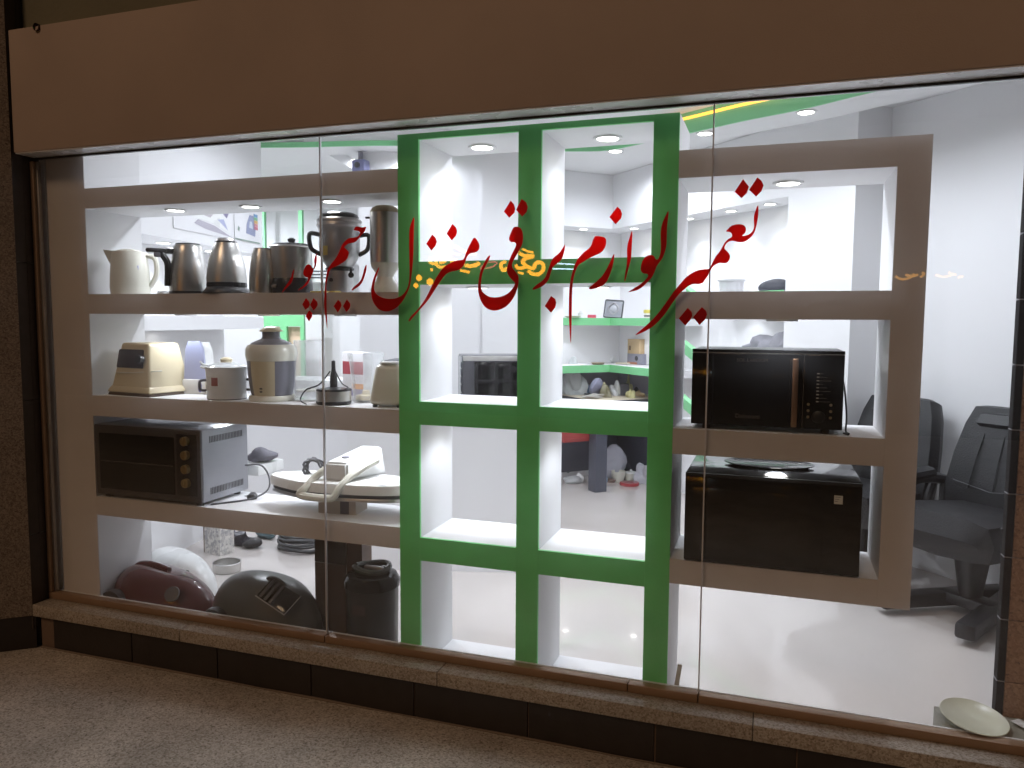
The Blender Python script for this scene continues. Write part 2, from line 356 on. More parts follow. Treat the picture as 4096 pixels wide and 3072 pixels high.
q0 = at(1131, 556, z=2.46); q1 = at(1375, 690, z=2.46); obj('beam', wallstrip('w', (q0.x, q0.y, 0), (q1.x, q1.y, 0), .12, .0, .079, WHITE), WHITE, bmz, smooth=False)

# ------------------------------------------------------------------ downlights
tr_me = mesh('trim', lathe([(.034, -.001), (.036, -.006), (.046, -.006), (.047, 0), (.034, 0)], 28), True); tr_me.materials.append(WPLAS)
ln_me = mesh('lens', lathe([(0, -.003), (.034, -.003)], 24)); ln_me.materials.append(LENS)
def downlight(loc, label, group, power, cone=125, blend=.7, scale=1., col=(.86, .895, 1)):
    t = thing('downlight', label, 'light', loc, 0, group); t.scale = (scale,)*3
    obj('trim', tr_me, None, t); obj('lens', ln_me, None, t)
    ld = bpy.data.lights.new('lamp', 'SPOT'); ld.energy = power; ld.spot_size = R(cone); ld.spot_blend = blend; ld.shadow_soft_size = .034; ld.color = col
    lo = bpy.data.objects.new('lamp', ld); COL.objects.link(lo); lo.parent = t; lo.location = (0, 0, -.012)
    return t

# ================================================================== display units
def board(parent, name, x0, x1, z0, z1, m=WHITE, front=None, y1=SB):
    th = .012 if front is GREEN else .003
    b = obj(name, bx(x0, x1, SY+(th if front else 0), y1, z0, z1), m, parent, smooth=False)
    if front: obj('front_trim', bx(x0, x1, SY, SY+th-.0002, z0, z1), front, b, smooth=False)
    return b
tw = thing('display_tower', 'green fronted display tower with eight open white cells', 'shelving', (0, 0, 0))
for x0, x1 in ((-1.381, -1.294), (-.896, -.8095), (-.4125, -.326)): board(tw, 'upright', x0, x1, FL+.001, 1.982, front=GREEN)
for x0, x1 in ((-1.2935, -.8965), (-.809, -.413)):
    for z0, z1 in ((1.96, 1.982), (1.417, 1.504), (.878, .968), (.339, .431)): board(tw, 'shelf_board', x0, x1, z0, z1, front=GREEN)
    board(tw, 'base_board', x0, x1, FL+.001, -.108)
ls = thing('display_shelves', 'thick white built-in shelves holding kettles, blenders and an oven', 'shelving', (0, 0, 0))
board(ls, 'upright', -3.16, -2.938, FL+.001, CZ-.002, front=TAUPE)
for z0, z1 in ((1.77, 1.858), (1.302, 1.39), (.838, .932), (.377, .463)): board(ls, 'shelf_board', -2.9375, -1.382, z0, z1, front=TAUPE)
rs = thing('microwave_shelves', 'thick white shelf frame holding two black microwaves', 'shelving', (0, 0, 0))
board(rs, 'upright', .342, .437, .363, 1.857, front=TAUPE)
for z0, z1 in ((1.765, 1.857), (1.292, 1.384), (.824, .914), (.363, .452)): board(rs, 'shelf_board', -.3255, .3415, z0, z1, front=TAUPE)

G1 = 'downlights in the display shelves'
for x, lb in ((-2.572, 'bright round downlight under the top shelf board above the white jug'), (-2.169, 'bright round downlight under the top shelf board above the tapered kettle'), (-1.745, 'bright round downlight under the top shelf board above the samovar')):
    downlight((x, .18 if x < -2 else .15, 1.77), lb, G1, 4.6, 155, .6)
for x, y, lb in ((-2.55, .2, 'round downlight under the kettle shelf above the cream blender'), (-2.1, .2, 'round downlight under the kettle shelf above the juicer'), (-1.70, .17, 'round downlight under the kettle shelf above the chopper')):
    downlight((x, y, 1.302), lb, G1, 4.6, 155, .6)
for x, lb in ((-2.36, 'round downlight under the blender shelf above the toaster oven'), (-1.98, 'round downlight under the blender shelf above the tip of the ironing press'), (-1.6, 'round downlight under the blender shelf above the ironing press housing')):
    downlight((x, .20, .838), lb, G1, 4.6, 155, .6)  # one lamp of this row is added to brighten the ironing press
for x, y, z, lb in ((-1.108, .215, 1.96, 'bright downlight in the tower top cell next to the kettle shelves'), (-.61, .215, 1.96, 'bright downlight in the tower top cell next to the microwave shelves'),
                 (-1.14, .25, 1.417, 'downlight in the tower cell in front of the glass oven'), (-.642, .26, 1.417, 'downlight in the tower cell in front of the corner shelves'),
                 (-1.12, .2, .878, 'downlight hidden in the tower cell in front of the white counter'), (-.62, .2, .878, 'downlight hidden in the tower cell in front of the bench leg')):
    downlight((x, y, z), lb, G1, 4.0, 155, .6, 1.15 if z > 1.9 else 1)
for x, y, z, lb in ((.026, .22, 1.765, 'bright downlight under the top board of the microwave frame'), (.02, .08, 1.292, 'downlight right above the upper microwave'), (.02, .16, .824, 'downlight under the board above the lower microwave')):
    downlight((x, y, z), lb, G1, 3.6, 155, .6, 1.1)
G2 = 'downlights of the room'
for q, lb in (((-1.62, 3.96), 'downlight under the bulkhead over the back wall shelves'),):
    p = P2(.16, .5, 2.08); downlight(p, lb, G2, 6, 95, .35)
for u, lb in ((.42, 'downlight under the right bulkhead beside the room corner'), (1.15, 'first of three downlights in a row under the right bulkhead'), (1.62, 'middle one of three downlights under the right bulkhead'), (2.0, 'downlight under the right bulkhead next to the white pier')):
    downlight(P2(u, .15, 2.08), lb, G2, 6 if u < 1.9 else 4, 95, .35)
for u, lb in ((.5, 'downlight under the upper green edged shelf on the right wall'), (1.75, 'downlight under the short shelf beside the white pier')): downlight(P2(u, .13, 1.243 if u < 1 else 1.4225), lb, G2, 3, 100, .35, .8)
downlight(P2(.14, .62, 1.243), 'downlight under the upper green edged shelf on the back wall', G2, 3, 100, .35, .8)
for x, y, lb in ((-1.05, 2.54, 'ceiling island downlight above the workbench corner'), (-.44, 2.22, 'ceiling island downlight behind the amber strip'), (.12, 1.90, 'ceiling island downlight near the white pier'), (-2.3, 2.12, 'ceiling island downlight over the middle wall')):
    downlight((x, y, 2.418), lb, G2, 24 if x < -.5 else 9, 165, .5, 1.2)
for x, y, lb in ((-.9, 1.15, 'main ceiling downlight behind the green tower'), (-.35, 1.2, 'main ceiling downlight behind the microwave frame'), (.75, .8, 'main ceiling downlight above the armchairs'), (-2.2, 1.1, 'main ceiling downlight behind the kettle shelves'), (-1.0, 3.2, 'main ceiling downlight over the workbench'),
               (-4.6, 1.6, 'main ceiling downlight beyond the poster wall'), (-4.2, 2.5, 'main ceiling downlight near the rear green unit'), (-3.2, 2.8, 'main ceiling downlight by the rear wall')):
    downlight((x, y, CZ), lb, G2, 150 if x < -4 else 56, 168, .5, 1.2)
for t_, lb in ((.45, 'downlight under the left bulkhead near the poster of an iron'), (.95, 'downlight under the left bulkhead under the poster of a cleaner')):
    p = L0+B14*t_+NL*.15; downlight((p.x, p.y, 1.70), lb, G2, 6, 120, .4)
p = L0+B14*.55+NL*.2; downlight((p.x, p.y, 1.219), 'downlight under the left wall shelf shining on the wall', G2, 3, 95, .3, .8)
#NEXT
# ================================================================== red calligraphy on the glass
kA, kB, kC, kS, kL = crop(1560, 400, .5425), crop(2000, 650, .5199), crop(1100, 700, .4973), crop(1180, 780, .2653), crop(600, 780, .3165)
STROKES = [
 (kB, 'stroke', [(1985,330),(1988,375),(1985,420),(1975,475),(1960,530),(1935,570),(1900,600),(1865,613),(1830,612),(1795,603),(1770,605),(1745,620),(1730,645),(1728,665),(1745,680),(1768,710),(1768,740),(1750,768),(1725,775),(1690,772),(1660,785),(1640,800),(1620,830),(1600,870),(1575,905),(1560,925),(1530,935),(1490,935),(1450,950),(1420,975),(1390,1000),(1360,1035),(1320,1090),(1280,1150),(1240,1200),(1190,1250),(1140,1285),(1090,1310),(1040,1328),(1070,1300),(1100,1275),(1140,1240),(1190,1190),(1240,1130),(1290,1060),(1340,990),(1390,930),(1430,885),(1470,855),(1520,830),(1570,822),(1605,818),(1620,800),(1635,770),(1655,730),(1690,685),(1710,650),(1730,615),(1755,590),(1785,570),(1780,545),(1765,535),(1740,530),(1755,510),(1785,485),(1830,475),(1870,480),(1890,500),(1892,525),(1880,548),(1862,565),(1890,562),(1920,550),(1945,525),(1955,490),(1953,450),(1955,410),(1968,365)]),
 (kB, 'dot', [(1870,128),(1915,185),(1900,235),(1858,275),(1806,225)]), (kB, 'dot', [(1980,115),(2012,140),(2028,178),(2012,220),(1970,263),(1917,210)]),
 (kB, 'dot', [(1445,1118),(1475,1150),(1480,1180),(1465,1210),(1425,1255),(1375,1200)]), (kB, 'dot', [(1553,1112),(1585,1140),(1593,1168),(1580,1205),(1535,1250),(1485,1190)]),
 (kB, 'stroke', [(1292,375),(1297,385),(1293,430),(1285,500),(1283,570),(1280,640),(1268,690),(1250,735),(1225,770),(1205,800),(1190,840),(1170,880),(1140,915),(1105,950),(1060,980),(1020,992),(988,996),(1020,975),(1060,950),(1100,920),(1130,890),(1140,870),(1130,856),(1110,855),(1092,845),(1083,825),(1085,795),(1095,760),(1115,730),(1140,715),(1165,712),(1185,722),(1200,745),(1215,745),(1228,720),(1237,680),(1238,640),(1237,590),(1237,540),(1243,490),(1260,440),(1280,400)]),
 (kB, 'stroke', [(1015,525),(1018,560),(1015,620),(1012,690),(1005,750),(990,810),(965,905),(957,905),(965,840),(975,790),(978,740),(977,690),(980,640),(990,600),(1003,560)]),
 (kB, 'stroke', [(878,705),(878,730),(868,790),(850,850),(825,910),(800,940),(770,955),(735,968),(700,975),(685,972),(690,960),(720,935),(760,900),(795,860),(825,810),(850,760),(865,725)]),
 (kB, 'dot', [(903,340),(930,365),(940,395),(932,430),(890,475),(842,420)]),
 (kB, 'stroke', [(735,567),(770,568),(805,578),(817,600),(813,640),(795,675),(765,700),(725,718),(680,740),(640,765),(605,790),(585,825),(570,870),(560,930),(555,1000),(553,1080),(552,1160),(550,1240),(548,1320),(545,1388),(540,1350),(535,1270),(530,1180),(530,1090),(533,1000),(540,920),(555,850),(575,790),(600,740),(640,695),(685,660),(705,630),(715,595)]),
 (kB, 'stroke', [(500,632),(498,665),(490,700),(478,735),(455,765),(425,785),(405,810),(390,850),(378,890),(360,920),(335,945),(300,965),(262,978),(250,977),(258,962),(290,935),(325,910),(350,880),(365,840),(380,800),(392,765),(410,735),(440,710),(465,685),(485,655)]),
 (kB, 'dot', [(393,1027),(425,1050),(433,1080),(425,1115),(393,1155),(345,1105)]),
 (kA, 'dot', [(890,742),(915,770),(923,800),(918,830),(880,868),(840,822)]), (kA, 'dot', [(970,730),(1005,755),(1016,790),(1008,825),(975,860),(930,810)]),
 (kA, 'stroke', [(925,935),(950,937),(970,955),(980,990),(980,1030),(972,1070),(955,1105),(935,1140),(915,1175),(900,1210),(905,1240),(925,1265),(945,1295),(948,1340),(940,1385),(925,1430),(900,1475),(865,1515),(825,1540),(780,1552),(740,1548),(700,1525),(670,1480),(655,1430),(650,1380),(655,1320),(668,1260),(690,1210),(715,1165),(738,1145),(735,1165),(715,1205),(690,1255),(675,1310),(670,1370),(680,1410),(705,1435),(740,1452),(785,1455),(830,1445),(870,1425),(900,1395),(918,1365),(920,1345),(895,1320),(872,1290),(862,1260),(868,1220),(885,1170),(905,1125),(925,1085),(930,1062),(915,1048),(895,1048),(880,1035),(880,1010),(893,975),(908,945)]),
 (kA, 'stroke', [(622,1015),(650,1045),(660,1080),(650,1110),(625,1125),(595,1130),(575,1145),(560,1175),(550,1205),(530,1235),(500,1255),(455,1265),(420,1280),(395,1305),(370,1340),(340,1385),(305,1440),(265,1495),(220,1545),(180,1590),(145,1630),(138,1625),(155,1595),(195,1555),(235,1505),(270,1450),(300,1390),(330,1330),(360,1280),(395,1235),(440,1205),(490,1185),(535,1178),(550,1160),(560,1130),(575,1095),(595,1055)]),
 (kA, 'dot', [(312,993),(335,1015),(345,1045),(335,1075),(305,1110),(268,1060)]), (kA, 'dot', [(460,915),(487,940),(495,970),(487,1000),(455,1035),(418,985)]),
 (kC, 'stroke', [(1118,340),(1117,420),(1115,520),(1113,620),(1107,720),(1098,810),(1085,890),(1060,955),(1025,1015),(985,1060),(945,1085),(900,1098),(855,1090),(820,1065),(790,1020),(775,970),(775,920),(785,860),(805,800),(835,742),(835,760),(818,810),(803,860),(797,900),(803,935),(825,965),(860,985),(905,995),(950,995),(990,985),(1030,960),(1060,920),(1075,870),(1082,800),(1082,700),(1080,600),(1080,500),(1082,440),(1095,390)]),
 (kC, 'stroke', [(735,722),(735,760),(725,800),(710,845),(690,880),(660,905),(625,928),(618,922),(640,895),(675,865),(695,835),(708,795),(720,750)]),
 (kS, 'stroke', [(1070,480),(1065,510),(1050,550),(1020,580),(990,610),(965,650),(930,690),(890,715),(840,725),(800,735),(765,760),(745,790),(770,815),(800,845),(810,880),(800,930),(770,980),(720,1020),(660,1055),(600,1080),(550,1105),(520,1150),(505,1200),(490,1260),(480,1330),(475,1400),(475,1480),(475,1560),(475,1660),(480,1780),(487,2004),(476,1950),(455,1800),(440,1660),(445,1500),(452,1400),(460,1300),(475,1200),(490,1130),(520,1080),(560,1020),(610,960),(650,890),(680,830),(700,780),(720,740),(760,690),(810,655),(870,645),(930,635),(970,605),(985,570),(960,545),(920,535),(885,530),(900,500),(920,480),(960,478),(1010,490)]),
 (kC, 'dot', [(508,1003),(530,1025),(535,1050),(525,1075),(505,1105),(472,1055)]), (kC, 'dot', [(578,1000),(602,1030),(607,1050),(598,1075),(575,1102),(547,1055)]),
 (kS, 'stroke', [(320,880),(328,920),(328,980),(318,1050),(300,1100),(280,1130),(265,1180),(240,1240),(220,1290),(190,1340),(150,1380),(100,1415),(50,1435),(60,1415),(110,1385),(150,1345),(190,1290),(200,1250),(160,1235),(130,1200),(130,1150),(150,1090),(180,1055),(210,1045),(240,1065),(265,1100),(285,1095),(295,1040),(290,990),(300,940)]),
 (kL, 'stroke', [(1820,940),(1815,1000),(1800,1080),(1770,1130),(1720,1180),(1680,1225),(1668,1228),(1690,1190),(1730,1130),(1770,1070),(1790,1010),(1805,960)]),
 (kC, 'dot', [(250,990),(275,1020),(280,1045),(270,1065),(245,1085),(220,1040)]), (kC, 'dot', [(310,990),(340,1020),(343,1045),(330,1070),(310,1088),(283,1045)]), (kC, 'dot', [(275,1088),(298,1110),(300,1135),(275,1178),(247,1135)]),
]
let = thing('window_lettering', 'large red vinyl calligraphy stuck across the shop window glass', 'lettering', (0, 0, 0))
for k, kind, pts in STROKES:
    w3 = [at(*k(*p), y=-.005) for p in pts]
    poly = [(p.x, p.z) for p in (spline([(q.x, q.z, 0) for q in w3], 3, True) if False else w3)]
    if kind == 'stroke':
        sp = spline([(a, b, 0) for a, b in poly], 3, True); poly = [(p.x, p.y) for p in sp]
    obj('letter_'+kind, prism(poly, -.0058, -.0044, 'y'), REDV, let, smooth=False)

# ================================================================== goods: helpers that size a thing from the photograph
def base(px, py, y, z): p = at(px, py, y=y); return Vector((p.x, y, z))
def lpx(k, cx, y, prof, zb, seg=36):
    """lathe profile read off the photo as (half width, y) about column cx, standing at depth y; returns local (r, z)"""
    p0 = at(*k(cx, prof[0][1]), y=y); s = k(1, 0)[0]-k(0, 0)[0]
    return [(hw*s*mpp(p0), at(*k(cx, py), y=y).z-p0.z+zb) for hw, py in prof]
def frustum(w0, d0, w1, d1, h, bev=.008, dx=0):
    bm = bmesh.new(); v, f = box(bm, -w0/2, w0/2, -d0/2, d0/2, 0, h)
    for q in v[4:]: q.co.x = q.co.x*w1/w0+dx; q.co.y = q.co.y*d1/d0
    if bev: bmesh.ops.bevel(bm, geom=bm.edges[:], offset=bev, segments=3, affect='EDGES', profile=.5)
    return bm
def arc_patch(prof, a0, a1, seg=14, off=.0012):
    bm = bmesh.new(); rows = [[bm.verts.new(((r+off)*math.cos(a0+(a1-a0)*i/seg), (r+off)*math.sin(a0+(a1-a0)*i/seg), z)) for i in range(seg+1)] for r, z in prof]
    for a, b in zip(rows, rows[1:]):
        for i in range(seg): bm.faces.new((a[i], a[i+1], b[i+1], b[i]))
    return bm
def cable(name, pts, r, m, th, n=6):
    q = Matrix.LocRotScale(th.location, th.rotation_euler, None).inverted()
    return obj(name, tube(spline([q @ Vector(p) for p in pts], n), r, 7), m, th)

# ---------------- kettle shelf (top at 1.39)
ZB = 1.39
cA = crop(300, 700, .6058); l = kL; s_ = kS
def at_thing(name, label, cat, k, cx, py, y, z, rz=0):
    p = at(*k(cx, py), y=y); return thing(name, label, cat, (p.x, y, z), rz), p
t, p0 = at_thing('water_jug', 'off-white plastic electric jug with a pointed spout', 'jug', cA, 368, 775, .13, ZB, R(40))
pr_ = lpx(cA, 368, .13, [(118, 775), (124, 735), (121, 650), (113, 570), (108, 505), (104, 492)], 0)
obj('body', lathe([(0, 0)]+pr_+[(pr_[-1][0]-.004, pr_[-1][1]), (pr_[-1][0]-.006, pr_[-1][1]-.01), (0, pr_[-1][1]-.012)]), CREAMW, t)
H = pr_[-1][1]; r0 = pr_[-1][0]
bm = bmesh.new(); vs = [bm.verts.new(c) for c in ((-r0*.8, -.03, H), (-r0*.8, .03, H), (-r0-.034, -.012, H+.006), (-r0*.95, -.024, H-.05), (-r0*.95, .024, H-.05), (-r0-.01, 0, H-.055))]
for f in ((0, 2, 1), (0, 3, 5, 2), (1, 2, 5, 4), (3, 4, 5), (0, 1, 4, 3)): bm.faces.new([vs[i] for i in f])
obj('spout', bm, CREAMW, t)
obj('lid', lathe([(0, H+.012), (.025, H+.012), (.05, H+.006), (r0*.85, H), (r0*.85, H-.006)], sx=1, sy=1), CREAMW, t)
obj('handle', tube(spline([(r0*.9, -.02, H-.015), (r0+.035, -.03, H-.03), (r0+.04, -.03, H*.5), (r0+.012, -.02, H*.18)], 6), .012, 8), CREAMW, t)
obj('water_gauge', bx(-.006, .006, -.004, .004, .06, .13, .003), LAV, t, (r0*.5, -r0*.93, 0))

t, p0 = at_thing('electric_kettle', 'brushed steel kettle with a black side handle and lever', 'kettle', l, 495, 1230, .13, ZB, R(42))
pr_ = lpx(l, 495, .13, [(226, 1232), (230, 1160), (222, 1000), (205, 850), (185, 720), (168, 635), (152, 610)], 0)
b_ = obj('body', lathe([(0, 0)]+pr_), STEEL, t); H = pr_[-1][1]; r0 = pr_[-1][0]
obj('lid', lathe([(r0, H), (r0*.95, H+.006), (.02, H+.009), (0, H+.009)]), DARK, t)
obj('base_ring', lathe([(pr_[0][0]+.002, 0), (pr_[0][0]+.003, .012), (pr_[0][0], .013)]), BLACK, t)
hd = obj('handle', tube(spline([(-r0*.7, -.01, H-.03), (-r0-.05, -.02, H-.035), (-r0-.03, -.02, H*.6), (-pr_[1][0]-.005, -.015, H*.16)], 8), [.014]*25, 8), BLACK, t)
obj('lever', bx(-.05, .035, -.016, .016, -.008, .010, .007), DARK, hd, (-r0-.065, -.02, H-.03)); obj('release_button', bx(-.014, .014, -.012, .012, -.02, 0, .004), GREYP, hd, (-r0-.07, -.022, H-.038))
obj('spout', lathe([(.02, 0), (.008, .03)], 10, 1, .7), STEEL, t, (.01, -r0*.93, H-.035), (R(-35), 0, 0))

t, p0 = at_thing('electric_kettle', 'tapered steel kettle on its black power base', 'kettle', l, 975, 1230, .12, ZB)
pb = lpx(l, 975, .12, [(292, 1232), (290, 1205), (262, 1172), (246, 1152)], 0); obj('power_base', lathe([(0, 0)]+pb+[(0, pb[-1][1])]), BLACK, t)
z0 = pb[-1][1]; pg = lpx(l, 975, .12, [(244, 1150), (246, 1120), (243, 1092)], z0+.001); obj('base_ring', lathe([(0, z0+.001)]+pg), BLACKG, t)
pk = lpx(l, 975, .12, [(242, 1091), (243, 1040), (232, 930), (213, 820), (185, 720), (152, 635), (126, 580)], pg[-1][1]+.0005); obj('body', lathe(pk), STEEL, t)
z1 = pk[-1][1]; pt_ = lpx(l, 975, .12, [(129, 578), (129, 566), (118, 560), (112, 545), (90, 525), (0, 518)], z1); obj('lid', lathe(pt_), STEELD, t); obj('rim', lathe([(pk[-1][0]+.001, z1-.004), (pk[-1][0]+.003, z1), (pk[-1][0]+.001, z1+.004)]), BLACK, t)
obj('handle', tube(spline([(-.03, pk[-1][0]*.8, z1-.01), (-.06, .085, z1-.015), (-.075, .105, z1-.07), (-.06, .09, .05)], 6), .011, 8), BLACK, t)

t, p0 = at_thing('steel_flask', 'plain brushed steel beaker between the tapered kettle and the fryer pot', 'flask', l, 1432, 1232, .11, ZB)
pk = lpx(l, 1432, .11, [(168, 1233), (172, 1150), (166, 1000), (152, 860), (128, 740), (102, 660)], 0); obj('body', lathe([(0, 0)]+pk+[(pk[-1][0]-.003, pk[-1][1]), (pk[-1][0]-.004, pk[-1][1]-.03), (0, pk[-1][1]-.03)]), STEEL, t)
obj('seam', lathe([(pk[-1][0]+.0005, pk[-1][1]-.006), (pk[-1][0]+.0015, pk[-1][1]-.003), (pk[-1][0]+.0005, pk[-1][1])]), STEELD, t)

t, p0 = at_thing('coffee_pot', 'steel pot with black lid and knob on a black heater base', 'pot', l, 1800, 1232, .16, ZB)
pb = lpx(l, 1800, .16, [(246, 1234), (258, 1180), (252, 1090), (236, 1040)], 0); obj('heater_base', lathe([(0, 0)]+pb+[(0, pb[-1][1])]), BLACK, t)
pk = lpx(l, 1800, .16, [(224, 1039), (238, 900), (250, 760), (258, 645)], pb[-1][1]+.0005); obj('bowl', lathe(pk), STEEL, t)
pz = lpx(l, 1800, .16, [(264, 645), (262, 632), (200, 602), (60, 588), (0, 586)], pk[-1][1]); ld_ = obj('lid', lathe(pz), BLACK, t)
obj('knob', lathe([(.008, 0), (.016, .006), (.017, .014), (.008, .02), (0, .02)], 16), DARK, ld_, (0, 0, pz[-1][1])); obj('lid_rim', lathe([(pz[0][0], pz[0][1]-.004), (pz[0][0]+.004, pz[0][1]), (pz[0][0], pz[0][1]+.004)]), STEEL, ld_)
obj('switch', bx(-.012, .012, -.006, .006, -.006, .006, .002), STEELD, t, (-.03, -pb[1][0]+.002, .03))

t, p0 = at_thing('samovar', 'big dented steel samovar with black side handles and a small gold label', 'samovar', s_, 680, 1455, .19, ZB, R(31))
pb = lpx(s_, 680, .19, [(205, 1456), (206, 1400), (196, 1250), (190, 1115)], 0); obj('stand', lathe([(0, 0)]+pb), STEELD, t)
pc = lpx(s_, 680, .19, [(190, 1114), (214, 1095), (214, 1075), (196, 1055)], pb[-1][1]+.0005); obj('collar', lathe(pc), BLACK, t)
pk = lpx(s_, 665, .19, [(192, 1053), (222, 1010), (262, 950), (292, 880), (302, 760), (303, 600), (305, 500), (318, 465), (335, 445), (332, 415), (322, 395), (338, 370), (330, 345), (300, 325)], pc[-1][1]+.0005); obj('tank', lathe(pk), STEELD, t)
pd = lpx(s_, 660, .19, [(298, 324), (296, 300), (280, 270), (220, 240), (60, 225), (0, 224)], pk[-1][1]); obj('lid', lathe(pd), BLACK, t)
Rk, Zt = pk[5][0], pk[-1][1]
for sg in (-1, 1): obj('handle', tube(spline([(sg*Rk*.97, -.015, Zt*.78), (sg*(Rk+.035), -.02, Zt*.78), (sg*(Rk+.03), -.02, Zt*.6), (sg*(Rk*.92), -.015, Zt*.52)], 6), .0095, 8), BLACK, t)
obj('label_plate', bx(-.014, .014, -.001, .001, -.019, .019), mat('gold_label', (.55, .42, .12), .35, .4), t, (Rk*1.005*math.cos(R(-133)), Rk*1.005*math.sin(R(-133)), Zt*.56), (0, 0, R(-43)), False)
tp = obj('tap', lathe([(.009, 0), (.012, .02), (.012, .03), (0, .03)], 14), BLACK, t, (.045, -pb[1][0]+.004, .075), (R(90), 0, 0)); obj('tap_lever', bx(-.005, .005, .0, .03, -.006, .006, .003), BLACK, tp, (0, .0, .024))
obj('indicator', lathe([(.008, 0), (.008, .004), (0, .004)], 12), BLACK, t, (-.035, -pb[1][0]+.0, .055), (R(90), 0, 0))

t, p0 = at_thing('water_dispenser', 'tall steel urn with a cream lid and cream foot beside the green tower', 'urn', s_, 1362, 1470, .17, ZB)
pb = lpx(s_, 1362, .17, [(222, 1472), (224, 1420), (200, 1350), (140, 1280), (122, 1225), (150, 1160), (205, 1085), (220, 1018)], 0); obj('foot', lathe([(0, 0)]+pb), CREAMW, t)
pk = lpx(s_, 1362, .17, [(220, 1016), (222, 900), (222, 400), (221, 262)], pb[-1][1]+.0005); obj('tank', lathe(pk), STEEL, t)
pd = lpx(s_, 1362, .17, [(222, 260), (216, 235), (190, 190), (135, 155), (0, 146)], pk[-1][1]+.0005); obj('lid', lathe(pd), mat('cream_lid', (.50, .42, .28), .4), t)
obj('lid_clip', bx(-.012, .004, -.006, .006, -.004, .004, .002), DARK, t, (-pk[-1][0]-.004, -.02, pk[-1][1]-.018))
for k2, (x, rz) in enumerate(((280, 6), (400, 0), (540, -5))):
    q = at(*s_(x+60, 1462), y=.07); tag(obj('sponge_pad', bx(-.016, .016, -.02, .02, 0, .0065, .002), mat('yellow_pad', (.72, .58, .16), .7), None, (q.x, .06+.004*k2, ZB+.0005), (0, 0, R(rz))), 'flat yellow pad lying at the foot of the samovar', 'pad', 'yellow pads by the samovar')
q = at(*l(170, 1195), y=.10); tag(obj('wire_trivet', tube([(.03*math.cos(a*.9)*(1-.012*a), .02*math.sin(a*.9), .006+.006*math.sin(a*2.3)) for a in [i*.35 for i in range(60)]], .0016, 5), STEEL, None, (q.x, .1, ZB)), 'crumpled silver wire trivet between the jug and the steel kettle', 'trivet')

# ---------------- blender shelf (top at .932)
ZC = .932
c3 = crop(300, 1220, .6058); ww = crop(600, 1240, .4973); w2 = crop(640, 1220, .2984)
t = thing('cream_blender', 'squat cream blender base with a dark wrapped control panel', 'blender', (-2.745, .185, ZC), R(-8))
h_ = .225
obj('foot_plate', frustum(.285, .25, .275, .24, .014, .004), mat('brown_foot', (.09, .06, .04), .5), t)
bd = obj('body', frustum(.27, .235, .185, .165, h_, .014), CREAM, t, (0, 0, .0145))
obj('skirt', frustum(.295, .255, .262, .226, .03, .008), CREAM, t, (0, 0, .0142))
obj('control_panel', frustum(.175, .02, .16, .02, .085, .006), mat('panel_brown', (.045, .035, .04), .35), t, (-.012, -.099, .125), (R(-8.5), 0, 0))
obj('knob', lathe([(.021, 0), (.019, .018), (0, .018)], 20), BLACK, t, (.07, -.104, .165), (R(83), 0, 0))
for kk in range(3): obj('printed_mark', bx(-.012, .012, -.001, .001, -.002, .002), DARK, t, (.07+.006*kk, -.105+.0, .15+.016*kk), (R(-7), 0, 0), False)
cable('power_cord', [(-2.855, .12, 1.035), (-2.848, .088, 1.035), (-2.76, .080, 1.037), (-2.69, .074, 1.041), (-2.635, .085, 1.045), (-2.632, .13, 1.045)], .003, CREAMW, t)
t = thing('steam_iron', 'upright steam iron with a pale lavender sole and white body', 'iron', (-2.545, .24, ZC), R(6))
pts = [(-.062, .0), (.062, .0), (.055, .10), (.046, .21), (.03, .245), (-.03, .245), (-.046, .21), (-.055, .10)]
obj('body', prism([(x*.98, z*.98) for x, z in pts], .012, .075, 'y'), WPLAS, t)
obj('sole_plate', prism([(x, z+.001) for x, z in pts], 0, .0115, 'y'), LAV, t); obj('heel', bx(-.064, .064, -.006, .085, .0, .07, .005), WPLAS, t); obj('emblem', lathe([(.012, 0), (.011, .003), (0, .004)], 18, .8, 2.2), PURP, t, (.03, -.0062, .036), (R(90), 0, 0)); obj('handle', tube(spline([(0, .075, .05), (0, .12, .08), (0, .12, .18), (0, .07, .22)], 6), .014, 8), WPLAS, t)
t = thing('small_appliance', 'small white boxy appliance with a dark slot behind the white pot', 'appliance', (-2.43, .27, ZC))
obj('body', bx(-.055, .055, -.04, .04, .006, .072, .009), CREAMW, t); obj('foot', bx(-.05, .05, -.036, .036, 0, .0058), DARK, t, smooth=False); obj('slot', bx(-.018, .018, -.0415, -.0402, .038, .042), DARK, t, smooth=False)
t, p0 = at_thing('rice_cooker', 'white pot-shaped rice cooker with red label and clear lid', 'rice cooker', ww, 622, 735, .135, ZC, R(36))
pk = lpx(ww, 622, .135, [(150, 736), (156, 722), (156, 600), (160, 490), (166, 484), (166, 478)], 0); obj('body', lathe([(0, 0)]+pk+[(pk[-1][0]-.006, pk[-1][1]), (0, pk[-1][1]-.004)]), WPLAS, t)
obj('base_ring', lathe([(pk[0][0]+.001, 0), (pk[0][0]+.002, .006), (pk[0][0]+.001, .007)]), DARK, t)
pd = lpx(ww, 622, .135, [(150, 478), (120, 462), (70, 447), (60, 445), (0, 444)], pk[-1][1]+.001); lid = obj('lid', lathe(pd), clear('frosted_lid', haze=.35), t); obj('knob', lathe([(.024, 0), (.026, .012), (.015, .02), (0, .021)], 18), CREAM, lid, (0, 0, pd[-1][1]))
obj('label', arc_patch([(pk[2][0], .062), (pk[2][0], .098)], R(-133), R(-112), 5), mat('red_label', (.35, .12, .10), .5), t)
